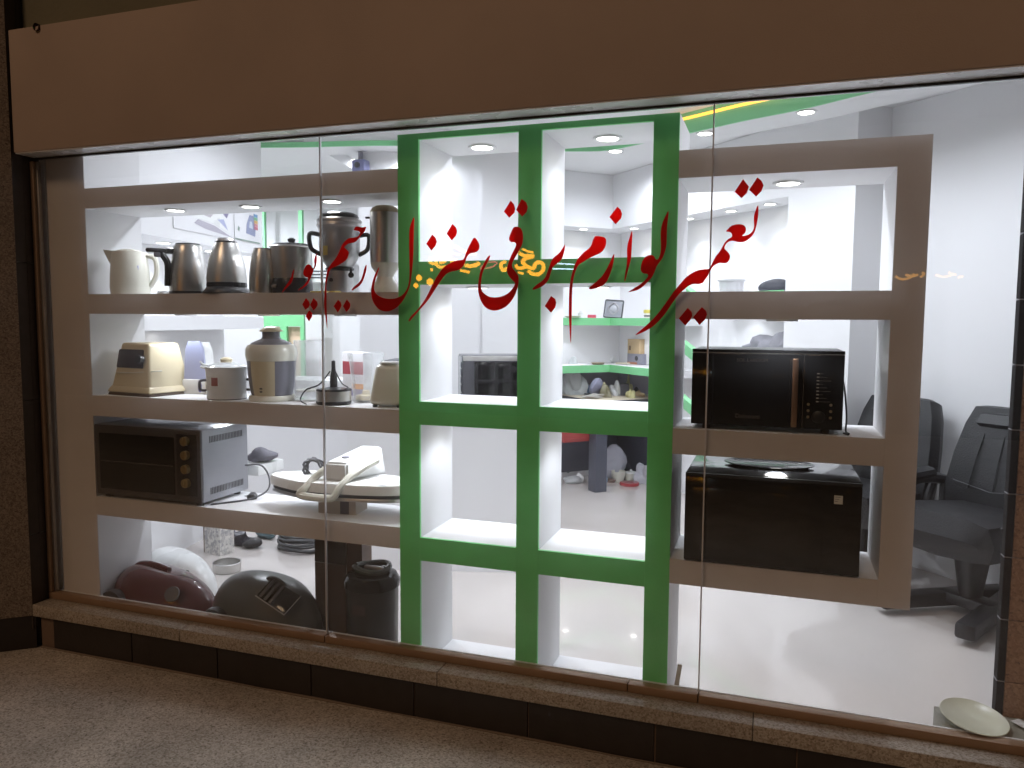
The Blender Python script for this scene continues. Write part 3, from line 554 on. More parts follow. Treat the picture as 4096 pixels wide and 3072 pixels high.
for sg, m_ in ((-1, GREYP), (1, BLACK)): obj('side_handle', tube(spline([(sg*pk[2][0]*.97, -.025, .085), (sg*(pk[2][0]+.022), -.03, .08), (sg*(pk[2][0]+.022), -.03, .045), (sg*pk[2][0]*.97, -.025, .04)], 5), .006, 7), m_, t)
q = at(*ww(480, 455), y=.16); cable('white_cord', [(q.x+.05*math.cos(a*1.3)*(.8+.2*math.sin(a)), q.y+.03*math.sin(a*1.3), ZC+.118+.012*math.sin(a*.9)+.004*a) for a in range(9)], .0045, WPLAS, t)
t, p0 = at_thing('juicer', 'cream and grey juicer with a flared cream cap', 'juicer', ww, 985, 748, .15, ZC)
pb = lpx(ww, 985, .15, [(172, 750), (180, 740), (180, 718), (170, 704)], 0); obj('foot', lathe([(0, 0)]+pb+[(0, pb[-1][1])]), CREAMW, t)
pk = lpx(ww, 985, .15, [(160, 703), (172, 640), (184, 540), (190, 430)], pb[-1][1]+.0005); obj('body', lathe(pk), GREYP, t)
z_ = pk[-1][1]; obj('front_strip', arc_patch(pk, R(-109), R(-47), 16), CREAM, t); 
for kk, zz in enumerate((.035, .048)): obj('switch_mark', bx(-.006, .006, -.001, .001, -.003, .003), DARK, t, (.015, -pk[1][0]-.004, z_*.0+zz+.01), smooth=False)
pu = lpx(ww, 985, .15, [(194, 428), (203, 380), (198, 330), (180, 302), (160, 298)], z_+.0005); obj('upper_ring', lathe(pu), CREAMW, t)
ps = lpx(ww, 985, .15, [(165, 300), (150, 285), (110, 268), (78, 255), (70, 240), (70, 200)], pu[-1][1]-.001); obj('clear_cover', lathe(ps), GREYP, t)
pc = lpx(ww, 980, .15, [(66, 199), (95, 196), (92, 190), (60, 168), (32, 157), (0, 154)], ps[-1][1]+.0005); obj('cap', lathe(pc), CREAM, t)
JAR = clear('cloudy_plastic', haze=.22, hazecol=(.80, .83, .85), gloss=.08)
t, p0 = at_thing('blender_jar', 'cloudy straight-sided blender jar next to the juicer', 'jar', ww, 1285, 742, .2, ZC)
pk = lpx(ww, 1285, .2, [(112, 744), (118, 735), (118, 300), (120, 260)], 0); obj('cup', lathe(pk+[(pk[-1][0]-.003, pk[-1][1]), (pk[1][0]-.003, .012), (0, .011)]), JAR, t); obj('blade_ring', lathe([(0, .045), (pk[1][0]*.9, .043), (pk[1][0]*.9, .048), (0, .05)]), CREAMW, t); obj('blade', lathe([(.004, .05), (.02, .056), (.004, .06), (0, .061)], 6), STEEL, t)
t, p0 = at_thing('hand_chopper', 'flat round steel chopper with an upright black stick', 'chopper', ww, 1480, 774, .12, ZC)
pk = lpx(ww, 1480, .12, [(132, 776), (140, 765), (140, 748)], 0); obj('foot', lathe([(0, 0)]+pk+[(0, pk[-1][1])]), BLACK, t)
ps = lpx(ww, 1480, .12, [(138, 748), (139, 670)], pk[-1][1]+.0005); obj('bowl', lathe(ps), STEEL, t); pt_ = lpx(ww, 1480, .12, [(140, 668), (134, 652), (60, 642), (30, 638), (31, 600), (28, 560), (17, 500), (15, 430), (0, 424)], ps[-1][1]+.0005); obj('motor_stick', lathe(pt_), BLACK, t)
hz = pt_[-1][1]
cable('black_cord', [(p0.x+.01, .11, ZC+hz*.8), (p0.x+.05, .10, ZC+hz*.5), (p0.x+.085, .09, ZC+.075), (p0.x+.09, .06, ZC+.07)], .0028, BLACK, t)
cable('black_cord', [(p0.x-.01, .11, ZC+hz*.75), (p0.x-.05, .09, ZC+hz*.45), (p0.x-.10, .07, ZC+.06), (p0.x-.115, .05, ZC+.02), (p0.x-.08, .04, ZC+.004)], .0028, BLACK, t)
t = thing('product_box', 'red and white printed carton behind the chopper', 'box', (-1.712, .285, ZC), R(-12))
cols = (('white_print', (.75, .75, .78), .0, .022), ('purple_print', (.25, .22, .38), .022, .052), ('orange_print', (.75, .30, .05), .052, .075), ('white_print', (.75, .75, .78), .075, .115), ('red_print', (.36, .05, .07), .115, .17), ('white_print', (.75, .75, .78), .17, .21))
obj('carton', bx(-.058, .058, -.03, .03, 0, .21), mat('carton_white', (.75, .75, .77), .6), t, smooth=False)
for nm, cc, a, b in cols[1:5]: obj('printed_band', bx(-.0582 if nm != 'orange_print' else .005, .0582, -.0308, -.0302, a, b), mat(nm, cc, .5), t, smooth=False)
t, p0 = at_thing('blender_jar', 'flared clear jug standing on a cream coupling', 'jar', ww, 1738, 715, .24, ZC)
pk = lpx(ww, 1738, .24, [(98, 716), (104, 690), (128, 420), (134, 380), (142, 372), (145, 322)], 0); obj('cup', lathe(pk+[(pk[-1][0]-.003, pk[-1][1]), (pk[0][0]-.002, .01), (0, .01)]), JAR, t); obj('coupling', lathe([(0, .011), (.045, .011), (.042, .03), (.018, .034), (.014, .05), (0, .052)], 20), CREAM, t)
t = thing('cream_blender', 'small cream blender base partly hidden by the green tower', 'blender', (-1.475, .14, ZC), R(10))
obj('body', frustum(.155, .13, .105, .09, .165, .022), CREAMW, t, (0, 0, .008)); obj('rim', lathe([(.03, .173), (.045, .173), (.045, .180), (.03, .183), (0, .183)], 22), WPLAS, t)
for dx_, dy_ in ((-.05, -.05), (.05, -.05), (-.05, .05), (.05, .05)): obj('foot', lathe([(.01, 0), (.011, .0095)], 10), DARK, t, (dx_, dy_, 0))

# ---------------- oven shelf (top at .463)
ZD = .463
t = thing('toaster_oven', 'large grey toaster oven with dark glass door and four brass knobs', 'oven', (-2.633, .025, ZD))
x0, x1 = -.297, .297
obj('case', bx(x0, x1, .012, .315, .016, .338, .006), mat('oven_grey', (.34, .35, .38), .32, .55, var=.08), t)
obj('front_frame', bx(x0+.001, x1-.001, .0, .0118, .017, .337, .003), mat('oven_front', (.085, .08, .082), .35, .3), t)
obj('door_glass', bx(x0+.03, .155, -.003, -.0002, .045, .300, .003), BLACKG, t)
obj('door_bar', bx(x0+.035, .150, -.005, -.0032, .172, .174), STEELD, t, smooth=False)
obj('control_panel', bx(.168, x1-.02, -.0025, -.0002, .045, .318, .002), BLACK, t)
BRASS = mat('brass', (.50, .38, .20), .35, .85)
for kk in range(4):
    kn = obj('knob', lathe([(.0205, 0), (.020, .016), (.017, .019), (0, .019)], 24), BRASS, t, (.222, -.0026, .288-.0615*kk), (R(90), 0, 0)); obj('pointer', bx(-.0018, .0018, -.018, .018, .019, .023, .001), BRASS, kn)
for kk in range(22):
    for zz in (.275, .045): obj('vent_slot', bx(x1-.0002, x1+.0006, .055+.0102*kk, .0605+.0102*kk, zz+.001, zz+.03), BLACK, t, smooth=False)
for xx, yy in ((x0+.04, .035), (x1-.04, .035), (x0+.04, .28), (x1-.04, .28)): obj('foot', lathe([(.016, 0), (.018, .0158)], 14), BLACK, t, (xx, yy, 0))
cable('oven_cord', [(-2.33, .31, .60), (-2.25, .325, .60), (-2.19, .30, .55), (-2.18, .27, .50), (-2.21, .2, .475), (-2.27, .14, .468), (-2.33, .07, .467)], .0042, DARK, t)
t = thing('power_plug', 'black plug lying on the shelf next to the toaster oven', 'plug', (-2.235, .235, ZD)); obj('plug_body', blob(.028, .022, .02, 5, .15, 2), BLACK, t); obj('prong', tube([(-.025, 0, .01), (-.05, .01, .008)], .003, 6), STEEL, t); obj('prong', tube([(-.022, .012, .01), (-.048, .022, .008)], .003, 6), STEEL, t)
# steam press
t = thing('steam_press', 'white ironing press with curved carrying handle lying on a small box', 'ironing press', (-1.745, .2, ZD+.07), R(3))
def capsule(Lx, Ly, n=12, sq=2.6):
    return [(Lx*math.copysign(abs(math.cos(a))**(2/sq), math.cos(a)), Ly*math.copysign(abs(math.sin(a))**(2/2.6), math.sin(a))) for a in [2*math.pi*i/(4*n) for i in range(4*n)]]
def plate(Lx, Ly, z0, z1, rnd_=.01, tip=True):
    bm = bmesh.new(); rows = []
    for z, off in ((z0, 0), (z1-rnd_, 0), (z1-rnd_*.3, rnd_*.3), (z1, rnd_)):
        rows.append([bm.verts.new(((x-math.copysign(off, x))*1., (y-math.copysign(off, y))*(.55+.45*min(1, (x+Lx)/(Lx*.55)) if tip else 1), z)) for x, y in capsule(Lx, Ly)])
    for a, b in zip(rows, rows[1:]):
        for i in range(len(a)): bm.faces.new((a[i], a[(i+1) % len(a)], b[(i+1) % len(b)], b[i]))
    bm.faces.new(rows[0][::-1]); bm.faces.new(rows[-1]); return bm
obj('lower_plate', plate(.335, .125, .0, .014, .004), STEEL, t); obj('pad', plate(.33, .122, .0145, .030, .004), BLACK, t); obj('upper_plate', plate(.345, .13, .0305, .075, .02), WPLAS, t)
hump = [(-.02, -.11), (.08, -.11), (.10, .13), (.0, .13)]
bm = bmesh.new(); va = [bm.verts.new((x, y, z)) for (x, y), z in zip(((-.045, -.085), (.07, -.085), (.15, .13), (.03, .13)), (.076,)*4)]; vb = [bm.verts.new((x, y, z)) for (x, y), z in zip(((-.038, -.078), (.064, -.078), (.135, .12), (.035, .12)), (.150, .150, .196, .196))]
bm.faces.new(va[::-1]); bm.faces.new(vb)
for i in range(4): bm.faces.new((va[i], va[(i+1) % 4], vb[(i+1) % 4], vb[i]))
bmesh.ops.bevel(bm, geom=bm.edges[:], offset=.008, segments=3, affect='EDGES')
hm = obj('housing', bm, WPLAS, t); obj('button', lathe([(.014, 0), (.013, .004), (0, .005)], 16, 1.3, .8), GREYP, hm, (.03, -.02, .164), (R(13), 0, 0))
obj('handle', tube(spline([(-.05, -.02, .12), (-.075, -.08, .09), (-.10, -.135, .045), (-.115, -.15, .022), (-.05, -.155, .016), (.02, -.155, .016), (.045, -.15, .025), (.06, -.13, .06), (.085, -.07, .10), (.125, .0, .135), (.14, .05, .145)], 5), .016, 8), CREAMW, t)
obj('gauge_print', bx(.17, .26, -.112, -.109, .0745, .0756), GREYP, t, smooth=False)
t = thing('small_box', 'small beige carton with a dark stripe propping up the ironing press', 'box', (-1.735, .19, ZD), R(6)); obj('carton', bx(-.085, .085, -.06, .06, 0, .069), mat('beige_carton', (.50, .43, .36), .7), t, smooth=False); obj('stripe', bx(.015, .055, -.0606, -.0601, .001, .068), mat('dark_print', (.08, .06, .06), .6), t, smooth=False)
q = at(*crop(940, 1640, .3165)(1000, 770), y=.2); tag(obj('cord_coil', tube([(q.x+.046*math.cos(a)*(1+.12*math.sin(3*a+k)), .2+.012*math.sin(2*a+k), q.z+.012+.040*math.sin(a)*(1+.1*math.cos(2*a+k))) for k in (0, 1.7, 3.4) for a in [2*math.pi*i/18 for i in range(18)]], .0062, 7), DARK), 'dark cord coiled in a ring on the ironing press', 'cable')
tag(obj('wall_bracket', bx(-.055, .055, -.1, .1, 0, .05, .004), WPLAS, None, (-2.38, .50, .53)), 'white bracket sticking out behind the toaster oven', 'bracket')
tag(obj('grey_bag', blob(.065, .05, .04, 12, .5), mat('lilac_cloth', (.15, .145, .17), .8), None, (-2.385, .50, .5805)), 'small grey bag lying on the white bracket', 'bag')
# ---------------- vacuum cleaners on the floor behind the ledge
iv = crop(650, 2050, .4521)
def shell(Lx, Ly, H, n=28, m=12, px=2.4, front=1.0):
    """low streamlined half body: super-ellipse plan, domed section, nose at +x"""
    bm = bmesh.new(); rows = []
    for j in range(m+1):
        f = j/m; r = math.cos(f*math.pi/2)**.62; z = H*math.sin(f*math.pi/2)
        ring = []
        for i in range(n):
            a = 2*math.pi*i/n; c, s = math.cos(a), math.sin(a)
            x = Lx*math.copysign(abs(c)**(2/px), c)*r; y = Ly*math.copysign(abs(s)**(2/px), s)*r
            k = 1-.28*max(0, x/Lx)*front
            ring.append(bm.verts.new((x, y*k, z*(1-.18*(x/Lx)*front))))
        rows.append(ring)
    for a, b in zip(rows, rows[1:]):
        for i in range(n): bm.faces.new((a[i], a[(i+1) % n], b[(i+1) % n], b[i]))
    bm.faces.new(rows[-1]); bm.faces.new(rows[0][::-1]); return bm
p = at(670, 2420, y=.2)
t = thing('vacuum_cleaner', 'glossy maroon canister vacuum cleaner behind the window ledge', 'vacuum cleaner', (p.x, .19, FL), R(-4))
obj('body', shell(.315, .15, .225), MAROON, t, (0, 0, .012)); obj('bumper', shell(.322, .157, .06, m=5), mat('dark_red', (.08, .02, .02), .3), t, (0, 0, .02))
obj('carry_handle', tube(spline([(-.20, 0, .19), (-.17, 0, .235), (-.08, 0, .25), (.03, 0, .235)], 6), .014, 8), MAROON, t)
obj('vent_cap', lathe([(.036, 0), (.034, .008), (0, .009)], 22), DARK, t, (.16, -.108, .172), (R(58), 0, R(14)))
for sx in (-.17,): 
    for sy in (-1, 1): obj('wheel', lathe([(0, -.02), (.075, -.02), (.08, 0), (.075, .02), (0, .02)], 26), DARK, t, (sx, sy*.14, .08), (R(90), 0, 0))
p = at(770, 2330, y=.42)
t = thing('vacuum_cleaner', 'white canister vacuum cleaner standing behind the maroon one', 'vacuum cleaner', (p.x-.17, .52, FL), R(-12))
obj('body', shell(.26, .13, .19), WPLAS, t, (0, 0, .01)); obj('dust_port', lathe([(.05, 0), (.05, .010), (.035, .012), (0, .004)], 22, 1.3, .5), DARK, t, (.10, -.095, .13), (R(52), 0, R(12))); obj('badge', lathe([(.016, 0), (.014, .004), (0, .005)], 14), BLACK, t, (.15, -.07, .135), (R(50), 0, R(20)))
obj('bumper', shell(.215, .125, .05, m=4), GREYP, t, (0, 0, .01))
p = at(1060, 2460, y=.18)
t = thing('vacuum_cleaner', 'dull charcoal canister vacuum cleaner with a raised handle hatch', 'vacuum cleaner', (p.x, .19, FL), R(-3))
obj('body', shell(.285, .15, .245, px=2.2, front=.25), mat('charcoal_body', (.085, .09, .085), .33, var=.1), t, (0, 0, .03)); obj('bumper', shell(.29, .154, .06, m=5), BLACK, t, (0, 0, .005))
ht = obj('hatch', bx(-.085, .085, -.05, .05, 0, .022, .009), BLACKG, t, (.135, -.075, .212), (R(40), R(20), R(-4)))
for kk in range(3): obj('grille_bar', bx(-.07+.028*kk, -.056+.028*kk, -.046, .046, .0222, .027, .001), DARK, ht)
obj('hatch_rim', tube([(-.085, -.052, .02), (.085, -.052, .02), (.088, .05, .02)], .003, 6), STEELD, ht)
obj('carry_handle', tube(spline([(.02, -.03, .245), (.05, -.03, .275), (.11, -.03, .265), (.17, -.03, .215)], 6), .010, 8), BLACK, t)
for sy in (-1, 1): obj('wheel', lathe([(0, -.02), (.07, -.02), (.075, 0), (.07, .02), (0, .02)], 24), BLACK, t, (-.16, sy*.14, .075), (R(90), 0, 0))
BROWN = mat('dark_brown_laminate', (.055, .032, .022), .3, var=.25, vscale=6)
a = at(1262, 2420, y=.26); b = at(1448, 2420, y=.26)
t = thing('brown_cabinet', 'tall narrow dark brown box standing under the oven shelf', 'cabinet', ((a.x+b.x)/2, .30, FL)); hw = (b.x-a.x)/2
obj('lower_panel', bx(-hw, hw*.35, -.04, .05, 0, .335), BROWN, t, smooth=False); obj('upper_panel', bx(-hw, hw*.35, -.04, .05, .338, .5), mat('black_laminate', (.022, .016, .014), .25), t, smooth=False); obj('side_panel', bx(hw*.36, hw, -.035, .05, 0, .5), mat('brown_side', (.10, .055, .035), .4), t, smooth=False); obj('edge_strip', bx(hw*.35, hw*.36, -.041, .05, 0, .5), STEELD, t, smooth=False)
p = at(1497, 2500, y=.2)
t = thing('drum_vacuum', 'round black drum vacuum with a glossy hose on its lid', 'vacuum cleaner', (p.x-.0, .185, FL))
obj('drum', lathe([(0, 0), (.105, 0), (.108, .02), (.112, .28), (.115, .295)]), mat('drum_black', (.016, .013, .013), .35), t); obj('lid', lathe([(.118, .296), (.119, .32), (.105, .345), (.06, .362), (0, .366)]), BLACKG, t)
obj('hose', tube([(.075*math.cos(a_), .065*math.sin(a_), .372+.006*math.sin(2*a_)) for a_ in [2*math.pi*i/28 for i in range(28)]], .013, 8, closed=True), mat('hose_grey', (.07, .08, .08), .15), t); obj('lid_grip', bx(-.045, .045, -.012, .012, .362, .378, .006), STEELD, t, (.01, .0, 0))
obj('label_strip', bx(-.03, .03, -.1135, -.1125, .2, .24), mat('dim_label', (.05, .03, .03), .5), t, smooth=False)
# things on the floor further back
t = thing('tin_ring', 'shallow round steel tin lying alone on the shop floor', 'tin', (-2.895, .85, FL)); obj('wall', lathe([(.072, 0), (.076, .003), (.076, .05), (.073, .05), (.072, .006), (0, .006)], 30), STEEL, t); obj('rim', lathe([(.0725, .049), (.078, .0505), (.0725, .053)], 30), STEELD, t)
t = thing('foil_box', 'pale speckled foil box standing on the floor with brown side', 'box', (-3.17, 1.12, FL), R(-14)); obj('box', bx(-.075, .075, -.05, .05, 0, .3), granite('foil_print', [(.2, .2, .2), (.6, .58, .55), (.7, .68, .64), (.35, .35, .36)], 60, .35, .05, .1), t, smooth=False); obj('side_cover', bx(-.081, -.0755, -.052, .052, 0, .3), mat('brown_card', (.16, .10, .07), .8), t, smooth=False)
q = Vector((-2.74, 1.36, FL)); tag(obj('cable_coil', tube([((.165-.004*k)*math.cos(a_)+.01*math.sin(k*2), (.12-.003*k)*math.sin(a_)+.008*math.cos(k*3), .012+.013*k+.005*math.sin(3*a_+k)) for k in range(7) for a_ in [2*math.pi*i/22 for i in range(22)]], .0085, 6), mat('dark_cable', (.05, .055, .06), .4), None, q), 'big coil of dark cable lying on the shop floor', 'cable')
for (px, py), (rx, ry, rz), sd, m_, lb in (((915, 2150), (.06, .05, .05), 21, mat('navy_scrap', (.05, .055, .10), .5), 'dark blue appliance scrap beside the foil box'), ((960, 2175), (.075, .05, .045), 22, mat('black_scrap', (.03, .03, .04), .4), 'black appliance scrap in front of the blue one'), ((1005, 2190), (.05, .04, .03), 23, BLACK, 'flat black motor scrap near the cable coil'), ((1060, 2150), (.08, .05, .05), 24, mat('teal_scrap', (.10, .16, .18), .5), 'teal grey scrap bag behind the cable coil')):
    p = at(px, py, z=FL); tag(obj('scrap_part', blob(rx, ry, rz, sd, .55, 3), m_, None, (p.x, p.y, FL)), lb, 'scrap', 'scrap parts on the floor')

# ---------------- microwaves
def microwave(name, label, x0, x1, z0, z1, y0, dep, zs):
    t = thing(name, label, 'microwave', ((x0+x1)/2, y0, zs)); w_ = (x1-x0)/2; return t, w_, z0-zs, z1-zs
t, w_, a, b = microwave('microwave_oven', 'black microwave oven with a slim bronze door handle and button panel', -.267, .217, .930, 1.19, .05, .3, .914)
obj('case', bx(-w_, w_, .014, .29, a, b, .006), BLACK, t); obj('door', bx(-w_, .118, 0, .0135, a+.001, b-.014, .003), BLACKG, t); obj('top_trim', bx(-w_, w_, -.001, .0135, b-.0135, b-.0105), STEEL, t, smooth=False); obj('top_strip', bx(-w_, w_, -.0005, .0135, b-.0103, b), BLACKG, t, smooth=False)
pn = obj('control_panel', bx(.1195, w_, 0, .0135, a+.001, b-.014, .003), BLACKG, t); obj('panel_gap', bx(.1181, .1194, -.0008, .012, a+.001, b-.014), STEELD, t, smooth=False)
hd = obj('handle', bx(-.0095, .0095, -.034, -.020, a+.008, b-.026, .004), COPPER, t, (.092, 0, 0))
for zz in (a+.035, b-.05): obj('standoff', bx(-.006, .006, -.02, 0, zz-.006, zz+.006), COPPER, hd, smooth=False)
DIM = mat('dim_print', (.13, .12, .11), .5)
text('SOL LARDOM', .0165, DIM, t, (-.045, -.0006, b-.036), (R(90), 0, 0)); text('Delmonti', .021, DIM, t, (-.055, -.0006, a+.034), (R(90), 0, 0))
for kk in range(9):
    obj('touch_key', bx(-.004, .004, -.0008, -.0001, -.0018, .0018), mat('key_dot', (.45, .43, .40), .5), pn, (.163, 0, b-.075-.0115*kk), smooth=False); obj('key_caption', bx(.006, .016+.012*((kk*7) % 3), -.0006, -.0001, -.0008, .0008), DIM, pn, (.163, 0, b-.075-.0115*kk), smooth=False)
for kk in range(3):
    for xx in (.136, .205): obj('button', lathe([(.0048, 0), (.0042, .003), (0, .0034)], 14), mat('button_brass', (.62, .52, .36), .3, .7), pn, (xx, 0, a+.083-.021*kk), (R(90), 0, 0))
obj('dial', lathe([(.021, 0), (.020, .010), (.017, .012), (0, .012)], 26), BLACK, pn, (.168, 0, a+.042), (R(90), 0, 0))
for xx, yy in ((-w_+.05, .03), (w_-.05, .03), (-w_+.05, .26), (w_-.05, .26)): obj('foot', lathe([(.013, 0), (.014, .0155)], 12), BLACK, t, (xx, yy, 0))
cable('microwave_cord', [(.222, .30, 1.12), (.232, .22, 1.06), (.236, .14, .97), (.232, .10, .925), (.24, .07, .919), (.225, .09, .918), (.236, .055, .918)], .0032, BLACK, t)
t, w_, a, b = microwave('microwave_oven', 'large plain black microwave oven with a small white sticker', -.277, .283, .458, .766, .018, .36, .452)
obj('case', bx(-w_, w_, .012, .36, a, b, .005), mat('black_case', (.012, .012, .013), .2, var=.1, coat=.4), t); dr = obj('door', bx(-w_, .165, 0, .0115, a, b-.012, .003), BLACKG, t); obj('door_window', bx(-w_+.03, .12, -.0012, -.0001, a+.05, b-.05, .0005), mat('smoked_window', (.012, .010, .009), .12), dr); obj('control_panel', bx(.1665, w_, 0, .0115, a, b-.012, .003), BLACKG, t); obj('top_lip', bx(-w_, w_, .001, .0115, b-.0115, b-.001), BLACK, t, smooth=False)
obj('sticker', bx(.196, .222, -.0012, -.0002, b-.072, b-.044), mat('white_sticker', (.72, .74, .70), .5), t, smooth=False)
for k2 in range(3): obj('sticker_print', bx(.199, .215-.004*k2, -.0018, -.0013, b-.05-.007*k2, b-.048-.007*k2), GREYP, t, smooth=False)
obj('glass_plate', lathe([(0, .0), (.11, .0), (.13, .008), (.128, .01), (.108, .003), (0, .003)], 36, 1.2, .8), BLACKG, t, (-.01, .23, b+.0005))
for xx, yy in ((-w_+.05, .03), (w_-.05, .03), (-w_+.05, .32), (w_-.05, .32)): obj('foot', lathe([(.013, 0), (.014, .0055)], 12), BLACK, t, (xx, yy, 0))

# ---------------- right end: stone pier, sill block, plate
BT = granite('brown_pier_tile', [(.12, .06, .035), (.30, .17, .10), (.36, .21, .13), (.44, .28, .18)], 140, .35, .08, .2)
t = thing('tiled_pier', 'brown stone tiled pier at the right end of the window', 'pier', (.735, .2, FL))
obj('core', bx(.03, 1.4, .012, .045, .0, CZ-FL-.001), DSTONE, t, smooth=False)
tmz = mesh('tile', bx(.022, 1.39, .0, .0115, .0015, .2085, .001, 1)); tmz.materials.append(BT); emz = mesh('edge_strip', bx(-.002, .021, -.002, .04, .002, .208, .003, 2)); emz.materials.append(mat('dark_edge', (.012, .010, .010), .8, spec=.15))
gm = mesh('joint_filler', bx(-.003, .022, .0, .038, -.0012, .0012)); gm.materials.append(mat('pale_joint', (.32, .31, .33), .7))
for kk in range(12): obj('tile', tmz, None, t, (0, 0, .21*kk+.03)); obj('edge_strip', emz, None, t, (0, 0, .21*kk+.03)); obj('joint_filler', gm, None, t, (0, 0, .21*kk+.03))
sb = tag(obj('sill_block', bx(.55, 2.2, .028, .188, FL, -.012, .003), mat('greenish_stone', (.24, .23, .18), .5, var=.2, vscale=30), None), 'low greenish stone block inside the glass at the foot of the brown pier', 'sill')
t = thing('saucer', 'shallow cream saucer lying at the foot of the window beside the brown pier', 'saucer', (.648, .098, -.005), rot=(R(6), R(5), 0)); obj('dish', lathe([(0, .004), (.05, .004), (.085, .014), (.098, .021), (.1, .019), (.086, .010), (.052, 0), (0, 0)], 40), mat('saucer_cream', (.56, .55, .42), .3), t); obj('foot_ring', lathe([(.04, -.001), (.045, -.003), (.05, -.001)], 30), CREAMW, t)
p = at(4085, 2905, z=.0); tag(obj('paper_scrap', bx(-.02, .02, -.03, .03, 0, .002), WPLAS, None, (p.x+.012, p.y+.02, -.003), (0, 0, R(40)), False), 'white paper scrap beside the cream saucer', 'paper')
p = at(2705, 2690, y=.1); tag(obj('shadow_stick', bx(-.008, .008, -.006, .006, 0, .17), mat('pale_stick', (.42, .37, .30), .7), None, (-.312, .10, FL), (R(-12), R(7), 0), False), 'thin stick in place of a slanting shadow beside the green tower', 'stick')  # added stick stands in for a slanting shadow beside the tower

# ---------------- armchairs
def armchair(label, c, rz, group=None):
    t = thing('armchair', label, 'armchair', (c[0], c[1], FL), rz, group)      # faces local -y
    def cushion(pts, w0, w1, th, bev):
        bm = bmesh.new(); n = len(pts); rows = []
        for i, (y, z, wv) in enumerate(pts):
            a = Vector(pts[max(0, i-1)][:2]); b = Vector(pts[min(n-1, i+1)][:2]); d = (b-a).normalized(); nn = Vector((d.y, -d.x))
            row = []
            for sx, sn in ((-1, 0), (-.92, .42), (-.6, .5), (0, .56), (.6, .5), (.92, .42), (1, 0), (.92, -.4), (.6, -.5), (0, -.5), (-.6, -.5), (-.92, -.4)):
                tt = th*(1 if 0 < i < n-1 else .35)
                row.append(bm.verts.new((sx*wv, y+nn.x*sn*tt, z+nn.y*sn*tt)))
            rows.append(row)
        for a, b in zip(rows, rows[1:]):
            for k in range(12): bm.faces.new((a[k], a[(k+1) % 12], b[(k+1) % 12], b[k]))
        bm.faces.new(rows[0]); bm.faces.new(rows[-1][::-1]); return bm
    obj('seat', cushion([(-.30, .43, .22), (-.28, .45, .27), (-.15, .455, .285), (.0, .44, .285), (.14, .43, .25), (.2, .43, .22)], 0, 0, .20, 0), LEATH, t)
    bk = obj('backrest', cushion([(.17, .42, .2), (.185, .47, .265), (.20, .60, .28), (.235, .75, .265), (.275, .90, .235), (.30, .985, .20), (.305, 1.0, .16)], 0, 0, .13, 0), LEATH, t)
    obj('head_roll', cushion([(.215, .905, .14), (.217, .915, .155), (.24, .96, .15), (.243, .97, .13)], 0, 0, .05, 0), LEATH, bk)
    for sx in (-.11, 0, .11): obj('tuft_seam', tube([(sx*1.1, .122, .60), (sx, .155, .74), (sx*.9, .20, .87)], .0035, 6), LEATH, bk)
    obj('seam', tube([(-.2, .12, .63), (0, .112, .60), (.2, .12, .63)], .003, 6), BLACK, bk)
    for sx in (-1, 1):
        ar = obj('armrest', tube(spline([(sx*.285, .22, .60), (sx*.30, .05, .625), (sx*.30, -.15, .60), (sx*.295, -.24, .52)], 6), .027, 8), BLACK, t); obj('arm_pad', tube([(sx*.30, .1, .648), (sx*.30, -.13, .636)], .03, 8), LEATH, ar); obj('arm_post', tube([(sx*.285, .18, .61), (sx*.26, .14, .44), (sx*.22, .05, .37)], .02, 8), BLACK, ar)
    obj('column', tube([(0, 0, .38), (0, 0, .10)], [.09, .05], 14), BLACK, t)
    for sx in (-1, 1): obj('base_beam', bx(-.045, .045, -.38, .32, 0, .075, .018), BLACK, t, (sx*.0+sx*.11, 0, .03), (0, 0, R(sx*16)))
    obj('base_hub', bx(-.14, .14, -.06, .06, .05, .11, .02), BLACK, t)
    return t
armchair('black leather armchair with a head roll, half hidden by the brown pier', (.935, 1.50), R(-45), 'black armchairs along the right wall')
armchair('black leather armchair half hidden by the microwave shelf frame', (.50, 1.96), R(-45), 'black armchairs along the right wall')

# ---------------- corner shelves, workbench and what is on them
us = uo(on_uplane(2690, 1300, .3))
for nm, z, lb in (('corner_shelf', 1.245, 'upper white corner shelf with green front edge holding the grey tray'), ('corner_shelf', .835, 'lower white corner shelf with green front edge holding the cartons')):
    t = thing(nm, lb, 'shelf', (0, 0, z))
    top = [P2(.001, 1.35, 0)[:2], P2(.29, 1.35, 0)[:2], P2(.29, .29, 0)[:2], P2(us, .29, 0)[:2], P2(us, .001, 0)[:2], P2(.001, .001, 0)[:2]]
    obj('board', prism(top, 0, .06), WHITE, t, smooth=False)
    obj('green_edge', prism([P2(.3, 1.35, 0)[:2], P2(.3, .3, 0)[:2], P2(.2905, .2905, 0)[:2], P2(.2905, 1.35, 0)[:2]], -.002, .062), GREENL, t, smooth=False)
    obj('green_edge', prism([P2(.3005, .3, 0)[:2], P2(us, .3, 0)[:2], P2(us, .2905, 0)[:2], P2(.2915, .2905, 0)[:2]], -.002, .062), GREENL, t, smooth=False)
for z, lb in ((1.425, 'short green edged wall shelf with the pale bucket beside the white pier'), (.99, 'short green edged wall shelf hidden behind the upper microwave')):
    t = thing('wall_shelf', lb, 'shelf', (0, 0, z)); u0 = uo(on_uplane(2790, 1300, .3))
    obj('board', prism([P2(u0, .29, 0)[:2], P2(ul-.002, .29, 0)[:2], P2(ul-.002, .001, 0)[:2], P2(u0, .001, 0)[:2]], 0, .06), WHITE, t, smooth=False); obj('green_edge', prism([P2(u0, .3, 0)[:2], P2(ul-.002, .3, 0)[:2], P2(ul-.002, .2905, 0)[:2], P2(u0, .2905, 0)[:2]], -.002, .062), GREENL, t, smooth=False)
